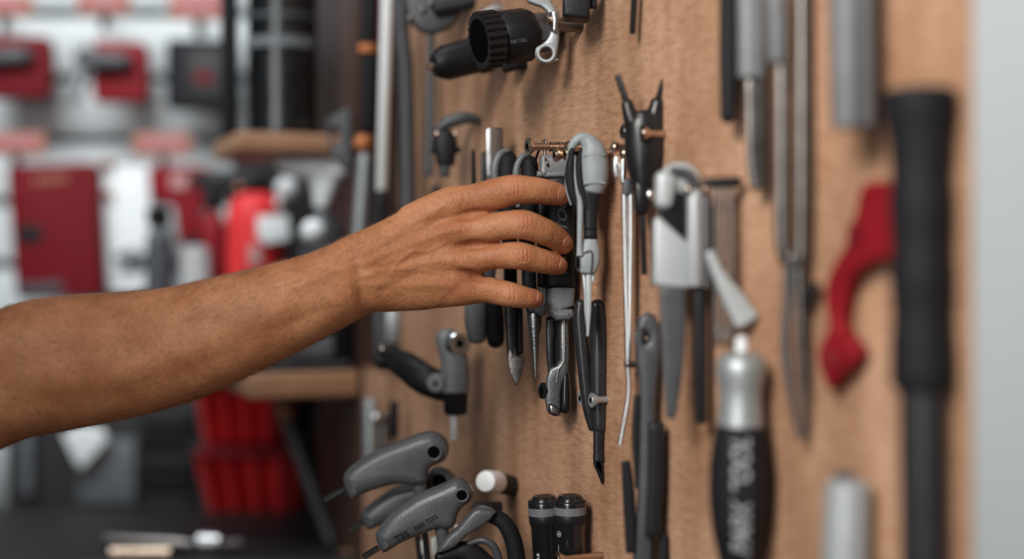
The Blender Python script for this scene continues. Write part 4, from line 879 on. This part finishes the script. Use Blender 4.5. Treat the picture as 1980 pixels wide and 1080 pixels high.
# --- P-handle hex wrenches
def p_handle(lab, outline, Y, hole, hr, stem, bit, txt=None, ridges=True):
    t = thing('p_handle_wrench', lab, 'hex wrench', V(stem[0][0], stem[0][1], Y), 'grey pistol handle wrenches')
    b = MB()
    b.plate(outline, Y - 0.011, 0.022, bev=0.0075, smooth=4); h_ = child('handle', b, M['dgrey2'], t)
    b = MB(); p = V(hole[0], hole[1], Y - 0.0112); b.lathe(p, p + Vector((0, 0.003, 0)), [(0, hr), (1, hr)], seg=28); child('eye', b, M['hole'], h_)  # no real hole: black disc paints the shade inside the eye
    b = MB(); k = Y / F; b.tube([p + Vector((math.cos(q * math.pi / 16) * (hr + 2) * k, 0.0002, math.sin(q * math.pi / 16) * (hr + 2) * k)) for q in range(33)], 2.6 * k, seg=10, smooth=0); child('eye_rim', b, M['dgrey2'], h_)
    b = MB(); b.lathe(V(stem[0][0], stem[0][1], Y), V(stem[1][0], stem[1][1], Y), [(0, 16), (0.3, 13), (1, 12)], seg=20); child('stem_sleeve', b, M['dgrey2'], t)
    b = MB(); b.lathe(V(stem[1][0] - 1, stem[1][1] - 4, Y), V(stem[1][0] + 25, 1230, Y), [(0, 6), (1, 6)], seg=6); child('long_shaft', b, M['blacksteel'], t)
    b = MB(); b.lathe(V(*bit[0], Y), V(*bit[1], Y), [(0, bit[2]), (0.97, bit[2]), (1, bit[2] * 0.7)], seg=6); child('short_shaft', b, M['blacksteel'], t)
    return t, h_
M['dgrey2'] = mat('satin_grey_handle', (0.088, 0.093, 0.10), 0.36, bump=0.2, bscale=800)
o1 = [(661, 928), (672, 908), (693, 892), (716, 878), (741, 866), (784, 850), (815, 839), (838, 837), (860, 850), (867, 871), (861, 889), (848, 898), (832, 905), (825, 918), (822, 936), (798, 940), (784, 938), (755, 940), (713, 952), (682, 966), (673, 964)]
p_handle('topmost grey pistol handle wrench, tilted up to the right', o1, 1.045, (839, 874), 12, ((810, 925), (816, 968)), ((668, 944), (627, 967), 7))
o3 = [(697, 1000), (704, 986), (727, 967), (758, 947), (790, 938), (815, 930), (835, 908), (858, 908), (876, 922), (880, 940), (866, 954), (846, 958), (826, 966), (800, 984), (770, 1004), (741, 1016), (716, 1026), (707, 1024)]
p_handle('middle grey pistol handle wrench, mostly hidden between the other two', o3, 1.068, (850, 931), 15, ((800, 985), (806, 1020)), ((704, 1008), (676, 1026), 6))
o2 = [(724, 1041), (732, 1022), (758, 992), (784, 974), (809, 958), (854, 939), (883, 927), (903, 936), (914, 955), (908, 972), (893, 984), (884, 998), (879, 1016), (868, 1026), (850, 1024), (830, 1030), (798, 1042), (768, 1056), (746, 1070), (736, 1068)]
t, h_ = p_handle('lowest grey pistol handle wrench marked T25', o2, 1.005, (893, 957), 10, ((852, 1010), (860, 1062)), ((732, 1058), (703, 1076), 6))
k2 = M['dgrey']
text(h_, 'T25', M['rubber'], 776, 1036, 0.9936, 30, 0.50, 0.0, height=12)
text(h_, 'PARK TOOL', M['rubber'], 824, 1009, 0.9936, 52, 0.52, 0.0, height=9)
# clips and pegs below
Yb = 0.995
t = thing('black_hose_clamp', 'black curved clamp lever at the bottom beside the wrenches', 'clamp', V(930, 1120, Yb))
b = MB(); b.plate([(914, 987), (936, 983), (958, 992), (936, 1016), (902, 1036), (880, 1058), (848, 1070), (846, 1062), (868, 1034), (884, 1022)], Yb - 0.012, 0.016, bev=0.003, smooth=2); child('lever', b, M['dgrey2'], t)
b = MB(); b.tube([V(948, 996, Yb), V(975, 1010, Yb), V(994, 1050, Yb), V(1004, 1120, Yb)], [x * Yb / F for x in (14, 16, 17, 17)]); child('arm', b, M['rubber'], t)
b = MB(); b.tube([V(905, 1050, Yb - 0.002), V(935, 1044, Yb - 0.004), V(958, 1062, Yb - 0.004), V(972, 1120, Yb - 0.002)], [x * Yb / F for x in (6, 7, 8, 8)]); child('inner_arm', b, M['dgrey'], t)
b = MB(); b.limb([(850, 1076, 10, 14, Yb), (900, 1066, 22, 16, Yb), (930, 1100, 34, 16, Yb)], pw=2.3); child('body', b, M['black'], t)
Yw = WY(942, 0.03)
t = thing('rubber_mallet_end', 'round white plastic cap on a black stub near the wrenches', 'tool', V(942, 985, Yw))
p = V(938, 930, Yw - 0.012); q = p + Vector((0.008, 0.024, -0.004))
b = MB(); b.lathe(p, q, [(0, 12), (0.02, 19), (0.15, 22), (1, 22)], seg=36); child('cap', b, M['white'], t)
b = MB(); b.lathe(q, onwall(q + Vector((0.02, 0.02, -0.006))), [(0, 20), (1, 20)], seg=30); b.limb([(915, 982, 11, 10, Yw), (970, 980, 11, 10, Yw)], pw=4, cap0=0.2, cap1=0.2); child('stub', b, M['black'], t)
for lab, x0, v0, v1, r in (('white peg nearest the bottom, left one of a pair', 820, 1046, 1068, 9), ('white peg touching the black clamp lever', 842, 1040, 1070, 9), ('white peg above the clamp, right of the wrenches', 884, 1016, 1032, 6)):
    Yq = 1.07
    b = MB(); b.limb([(x0, v0, r, r, Yq), (x0 + 1, v1, r, r, Yq)], pw=2.6, cap0=0.4, cap1=0.4)
    b.limb([(x0, v1 - 6, 4, 4, Yq), (x0 + 2, v1 + 70, 4, 4, Yq)]); build('white_peg', b, M['white'], label=lab, cat='peg', group='white pegs below the wrenches')

# --- two black tubes
def lamp_tube(lab, ub, vt, Y, tilt, marks):
    t = thing('black_tube', lab, 'tube', V(ub, 1180, Y), 'pair of black knurled tubes')
    P_ = lambda v: V(ub + (v - 955) * tilt, v, Y)
    b = MB(); b.lathe(P_(vt), P_(vt + 22), [(0, 20), (0, 21), (0.62, 31), (1, 31)], seg=64)
    cp = child('cap', b, M['gloss'], t)
    b = MB(); b.lathe(P_(vt - 0.3), P_(vt + 0.8), [(0, 15), (1, 15)], seg=40); child('cap_recess', b, M['black'], cp)
    for nm, v0, v1, r in (('knurled_ring', vt + 10, vt + 23, 30.6), ('knurled_ring', vt + 36, vt + 54, 30.6)):
        n = 140; b = MB(); c0, c1 = P_(v0), P_(v1); r0 = r * Y / F; rs = []
        for c in (c0, c0 + (c1 - c0) * 0.08, c0 + (c1 - c0) * 0.92, c1):
            rr = r0 if c not in (c0, c1) else r0 * 0.97
            rs.append([c + Vector((math.cos(2 * math.pi * i / n), math.sin(2 * math.pi * i / n), 0)) * (rr * (1 + (0.012 if i % 2 else 0))) for i in range(n)])
        b.rings(rs); child(nm, b, M['black'], t)
    b = MB(); b.lathe(P_(vt + 22), P_(vt + 37), [(0, 30), (0, 31.4), (1, 31.4), (1, 30)], seg=64); child('grey_band', b, M['grey'], t)
    b = MB(); b.lathe(P_(vt + 53), P_(1180), [(0, 30), (0.05, 28), (1, 27.5)], seg=64); bd = child('tube_body', b, M['gloss'], t)
    return t, bd, P_
t, bd, P_ = lamp_tube('left one of two black tubes with a grey ring, partly covered', 1051, 957, 1.000, 0.055, 0)
text(bd, '0.8', M['ltext'], 1040, 1072, 1.0, 14, math.pi / 2, 0.0, height=5, cyl=(1057.5, 27.8))
t, bd, P_ = lamp_tube('front right of two black tubes, bearing white marks', 1102, 956, 0.958, 0.012, 0)
ring = []
b = MB(); Yx = 0.958
def cylp(u, v, uc=1103, r=28.0): return V(u, v, Yx) + Vector((0, -math.sqrt(max(r * r - (u - uc) ** 2, 4)) * Yx / F - 0.0003, 0))
b.tube([cylp(1080.5 + 3.2 * math.cos(a * math.pi / 10), 1029 + 5.5 * math.sin(a * math.pi / 10)) for a in range(21)], 0.00016, seg=6, smooth=0)
b.tube([cylp(1078.5, 1029), cylp(1082.5, 1029)], 0.00016, seg=6, smooth=0); b.tube([cylp(1080.5, 1025.5), cylp(1080.5, 1032.5)], 0.00016, seg=6, smooth=0)
b.tube([cylp(1079.5, 1050), cylp(1079.5, 1078)], 0.00014, seg=6, smooth=0)
child('printed_mark', b, M['ltext'], bd)
text(bd, '2', M['ltext'], 1086.5, 1074, Yx, 5.5, math.pi / 2, 0.0, height=5, cyl=(1103, 28.0))
screw('brass screw head between the two black tubes', 1076, 1080, 0.034, thread=0.1)
# ------------------------------------------------------------------ the reaching arm
def arm():
    ro = V(-260, 800, 0.90)
    t = thing('person', 'bare right forearm and hand reaching in from the left for pliers', 'person', ro)
    OFF = 0.015
    b = MB()
    # forearm, wrist and palm: u, centre v, half height, half depth, distance
    st = [(-330, 835, 150, 140, .872), (-180, 790, 146, 138, .878), (0, 730, 128, 120, .888), (81, 708, 131, 122, .892), (163, 695, 128, 116, .897), (244, 685, 122, 108, .902), (346, 665, 113, 98, .908), (448, 631, 102, 88, .914),
          (540, 598, 91, 78, .919), (610, 570, 82, 68, .922), (660, 548, 78, 61, .925), (700, 529, 79, 55, .928), (747, 517, 88, 50, .931), (804, 502, 100, 47, .934), (851, 487, 107, 45, .936), (890, 476, 106, 41, .938), (915, 472, 92, 34, .939)]
    b.limb([q[:4] + (0.94 - (0.94 - q[4]) * 0.5 + OFF if q[0] < 400 else (q[4] + OFF if q[0] > 700 else q[4] + OFF + (0.94 - q[4]) * 0.5 * (700 - q[0]) / 300.0),) for q in st], seg=48, pw=2.15, smooth=6, cap0=0.5, cap1=0.5)
    I = .932
    fing = {
      'index': [(800, 432, 40, 34, .934), (870, 398, 37, 34, .932), (912, 386, 30, 30, .930), (955, 376, 31, 31, .928), (990, 367, 29.5, 30, .925), (1018, 367, 27, 28, .926), (1049, 370, 25.5, 26, .931), (1074, 374.5, 22.5, 23, .937), (1083, 377, 20, 20, .940)],
      'middle': [(800, 470, 40, 34, .934), (895, 447, 36, 35, .930), (945, 441, 30, 31, .926), (975, 435.5, 27.5, 29, .923), (1011, 434, 28.5, 30, .920), (1043, 444, 26.5, 27, .924), (1066, 454.5, 25, 26, .931), (1085, 468, 21.5, 22, .938), (1089, 473, 19, 19, .941)],
      'ring': [(800, 520, 40, 34, .934), (895, 506, 33, 34, .932), (945, 497, 25.5, 29, .929), (974, 494, 25.5, 27, .926), (1003, 494, 27, 28, .923), (1027, 499, 25.5, 26, .926), (1055, 506, 23.5, 24, .932), (1074, 511, 20.5, 21, .938), (1080, 513, 18, 18, .940)],
      'pinky': [(800, 565, 34, 30, .938), (888, 560, 32, 32, .936), (935, 559, 26.5, 27, .934), (971, 566, 25, 25, .932), (990, 570, 24, 25, .930), (1018, 575.5, 21, 22, .934), (1033, 576.5, 18.5, 19, .939), (1036, 577, 16.5, 17, .940)],
      'thumb': [(740, 545, 40, 30, .948), (830, 515, 34, 26, .956), (900, 500, 24, 21, .962), (950, 497, 20, 19, .962), (985, 496, 19, 17, .960), (1008, 496, 16, 15, .958)],
    }
    for k_, s_ in fing.items(): b.limb([q[:4] + (q[4] + OFF,) for q in s_], seg=32, pw=2.1, smooth=5, cap1=0.95)
    # swellings: knuckles, ulna head, forearm muscle
    for (u, v, Y, a_, c_, d_) in ((874, 392, .932, 34, 30, 36), (882, 448, .927, 30, 28, 34), (884, 505, .929, 30, 26, 32), (888, 556, .934, 30, 28, 32), (646, 580, .915, 42, 36, 30)):
        b.ell(V(u, v, Y + 0.006 + OFF), a_, c_, d_)
    me = bpy.data.meshes.new('raw'); me.from_pydata(b.v, [], b.f)
    bm = bmesh.new(); bm.from_mesh(me); bmesh.ops.recalc_face_normals(bm, faces=bm.faces); bm.to_mesh(me); bm.free()
    ob = bpy.data.objects.new('raw', me); C.objects.link(ob)
    md = ob.modifiers.new('r', 'REMESH'); md.mode = 'VOXEL'; md.voxel_size = 0.00056
    dg = bpy.context.evaluated_depsgraph_get(); dg.update()
    m2 = bpy.data.meshes.new_from_object(ob.evaluated_get(dg))
    bpy.data.objects.remove(ob)
    n = len(m2.vertices); co = np.zeros(n * 3); m2.vertices.foreach_get('co', co); co = co.reshape(-1, 3)
    ed = np.zeros(len(m2.edges) * 2, int); m2.edges.foreach_get('vertices', ed); ed = ed.reshape(-1, 2)
    deg = np.bincount(ed.ravel(), minlength=n).astype(float)[:, None]
    def nb(x):
        out = np.empty_like(x)
        for j in range(x.shape[1]):
            out[:, j] = np.bincount(ed[:, 0], weights=x[ed[:, 1], j], minlength=n) + np.bincount(ed[:, 1], weights=x[ed[:, 0], j], minlength=n)
        return out / deg
    U0 = lambda c: 990 + F * c[:, 0] / c[:, 1]
    u = U0(co)
    # smooth more over the palm and the webbing, less on the fingers
    wt = np.clip((940 - u) / 50.0, 0.0, 1.0)[:, None]
    for i in range(90):
        lam = 0.5 if i < 12 else 0.5 * wt
        co = co + lam * (nb(co) - co)
        co = co - (0.50 if i < 12 else 0.50 * wt) * (nb(co) - co) * (0.9 if i % 2 else 0.0)
    m2.vertices.foreach_set('co', co.ravel()); m2.update()
    def normals():
        nn = np.zeros(n * 3); m2.vertices.foreach_get('normal', nn); return nn.reshape(-1, 3)
    nr = normals()
    u = U0(co); v = 540 - F * (co[:, 2] - CZ) / co[:, 1]
    face = np.clip(-nr[:, 1] * 2.5 + 0.5, 0, 1)
    px = co[:, 1] / F
    disp = np.zeros(n); tone = np.zeros(n)
    def bump(cu, cv, ru, rv, ang, amp, tn=0.0):
        ca, sa = math.cos(ang), math.sin(ang)
        x = (u - cu) * ca + (v - cv) * sa; y = -(u - cu) * sa + (v - cv) * ca
        g = np.exp(-(x / ru) ** 2 - (y / rv) ** 2) * face
        nonlocal disp, tone
        disp = disp + amp * g; tone = np.maximum(tone, tn * g)
    def ridge(pts, wd, amp, tn=0.0):
        nonlocal disp, tone
        best = np.full(n, 1e9)
        for (x0, y0), (x1, y1) in zip(pts[:-1], pts[1:]):
            dx, dy = x1 - x0, y1 - y0; q = np.clip(((u - x0) * dx + (v - y0) * dy) / (dx * dx + dy * dy), 0, 1)
            best = np.minimum(best, (u - x0 - q * dx) ** 2 + (v - y0 - q * dy) ** 2)
        g = np.exp(-best / wd ** 2) * face; disp += amp * g; tone = np.maximum(tone, tn * g)
    # knuckles (bases) and the hollows between them
    bump(878, 384, 26, 20, -.3, 4.5, .15); bump(884, 442, 24, 18, -.2, 6.5, .2); bump(886, 500, 24, 17, -.1, 5.5, .2); bump(890, 552, 24, 20, 0, 4.0, .25)
    bump(908, 417, 26, 9, -.25, -9, .15); bump(912, 473, 24, 8, -.1, -9, .2); bump(905, 530, 28, 9, .25, -9, .45)
    # finger joints
    for (x, y, a_) in ((997, 364, -.1), (1015, 432, .15), (1014, 493, .1), (989, 567, .15)):
        bump(x, y, 15, 17, a_, 2.8, .40)
        for q, am in ((-9, -1.0), (-1.5, -1.9), (6, -1.3)): ridge([(x + q - 2, y - 14), (x + q + 1, y - 7), (x + q - .5, y), (x + q + 1.5, y + 6), (x + q - 1, y + 12)], 1.7, am)
    for (x, y, a_) in ((1060, 371, .1), (1072, 456, .6), (1062, 506, .25), (1022, 575, .1)):
        bump(x, y, 8, 14, a_, -0.5, .30)
        ridge([(x - 3, y - 9), (x, y), (x - 1, y + 8)], 1.6, -0.6)
    # tips redder
    for (x, y) in ((1085, 376), (1092, 470), (1082, 512), (1036, 577)): bump(x, y, 20, 20, 0, 0, .42)
    # tendons and veins over the back of the hand
    ridge([(700, 492), (780, 440), (850, 402)], 9, 2.6); ridge([(705, 510), (790, 470), (868, 446)], 8, 3.2); ridge([(708, 532), (800, 510), (872, 502)], 8, 2.8); ridge([(712, 550), (800, 550), (872, 552)], 9, 2.0)
    ridge([(735, 500), (800, 462), (850, 424)], 9, -2.2); ridge([(735, 528), (800, 500), (860, 474)], 9, -2.4); ridge([(740, 560), (800, 532), (868, 526)], 9, -2.4)
    ridge([(620, 500), (690, 470), (760, 432), (820, 410)], 5, 1.7); ridge([(770, 505), (800, 484), (826, 488), (860, 470)], 4, 1.5); ridge([(760, 520), (810, 520), (850, 530)], 4, 1.2); ridge([(560, 560), (640, 528), (710, 500)], 6, 1.5)
    # wrist: ulna head and the hollow behind it
    bump(648, 582, 34, 28, -.5, 11); bump(702, 572, 15, 44, -.25, -9.5); bump(700, 500, 30, 18, -.3, -1.8); bump(600, 610, 60, 12, -.4, -3)
    # wrinkles over the index knuckle
    for q, am in ((0, -.6), (9, -.9), (15, -.5), (27, -.8), (39, -.4)): ridge([(866 + q, 394 + q * .1), (870 + q * 1.1, 385), (868 + q, 376 - q * .2), (880 + q, 362 - q * .4)], 1.7, am)
    for (x, y) in ((880, 442), (884, 496)):
        for q, am in ((-11, -.6), (-3, -.9), (4, -.5), (13, -.7)): ridge([(x + q - 2, y - 12), (x + q + 3, y - 4), (x + q, y + 3), (x + q + 2, y + 11)], 1.7, am)
    # forearm muscle lines
    ridge([(20, 690), (180, 680), (340, 640), (520, 570)], 26, -3.0); ridge([(30, 790), (200, 770), (380, 712), (560, 620)], 22, -2.6); ridge([(60, 735), (240, 720), (420, 660)], 26, 2.4)
    bump(-10, 715, 26, 50, .1, -9, .5); bump(60, 800, 60, 26, -.2, 3)  # elbow crease: its shade is also painted into the skin tone
    co = co + nr * (disp * px)[:, None]
    for i in range(1): co = co + 0.12 * (nb(co) - co)
    m2.vertices.foreach_set('co', (co - np.array(ro)).ravel()); m2.update()
    m2.polygons.foreach_set('use_smooth', [True] * len(m2.polygons))
    at = m2.attributes.new('tone', 'FLOAT', 'POINT'); at.data.foreach_set('value', np.clip(tone, 0, 1))
    m2.materials.clear(); m2.materials.append(M['skin']); m2.name = 'body'
    body = bpy.data.objects.new('body', m2); C.objects.link(body); body.parent = t; body['_o'] = list(ro)
    # nails
    nr = normals()
    def nail(cu, cv, ru, rv, ang, dx=0.0):
        sel = np.where((np.abs(u - cu) < 4) & (np.abs(v - cv) < 4) & (face > 0.2))[0]
        if len(sel) == 0: return
        c = Vector(co[sel].mean(0)); nn = Vector(nr[sel].mean(0)).normalized()
        e1 = Vector((math.cos(ang), 0, -math.sin(ang))); e1 = (e1 - nn * e1.dot(nn)).normalized(); e2 = nn.cross(e1)
        k = c.y / F; b = MB(); rs = []
        near = np.where((np.abs(u - cu) < 40) & (np.abs(v - cv) < 40))[0]; cn = co[near]; N_ = np.array(nn)
        for r in (1.0, .94, .8, .6, .4, .2, .02):
            ring = []
            for q in range(32):
                a = 2 * math.pi * q / 32
                x = abs(math.cos(a)) ** .75 * math.copysign(1, math.cos(a)) * ru * k * r; y = abs(math.sin(a)) ** .75 * math.copysign(1, math.sin(a)) * rv * k * r
                p = np.array(c + e1 * x + e2 * y); dlt = cn - p; hgt = dlt @ N_
                d2 = ((dlt - hgt[:, None] * N_) ** 2).sum(1) + np.where(hgt < -0.007, 1.0, 0.0)
                sel2 = np.argsort(d2)[:6]
                pt = p + N_ * hgt[sel2].mean(); ring.append(Vector(pt) + nn * (-0.0004 if r > .99 else 0.00035))
            rs.append(ring)
        b.rings(rs, cap=False); b.f.append(tuple(range(6 * 32, 7 * 32)))
        build('fingernail', b, M['nail'], t)
    nail(1087, 373, 10, 14, .25); nail(1098, 466, 9, 13, 1.0); nail(1088, 509, 8, 12.5, .4); nail(1043, 574, 7.5, 12, .15)
    # fine hair on the forearm
    rng = np.random.default_rng(3)
    ok = np.where((u > -40) & (u < 900) & (nr[:, 1] < 0.45))[0]
    pk = rng.choice(ok, 2600, replace=False)
    b = MB(); roV = Vector(ro)
    for i in pk:
        uu, vv = u[i], v[i]
        if uu > 720 and not (vv > 535 or uu < 760): continue
        p = Vector(co[i]); nn = Vector(nr[i])
        ax_ = Vector((0.75, 0.0, 0.25)); ax_ = ax_ + Vector((0, 0, -0.55 if vv > 640 else 0.25)) + Vector(rng.normal(0, .35, 3))
        ax_ = (ax_ - nn * ax_.dot(nn)).normalized()
        L = rng.uniform(.004, .009) * (0.6 if uu > 700 else 1)
        b.tube([p - nn * .0004, p + ax_ * L * .5 + nn * .0011, p + ax_ * L + nn * rng.uniform(.0010, .0024)], [.00007, .00006, .00002], seg=3, smooth=0)
    o = build('arm_hair', b, M['hair'], t, kind='stuff')
arm()

for o in bpy.data.objects:
    if '_o' in o: del o['_o']
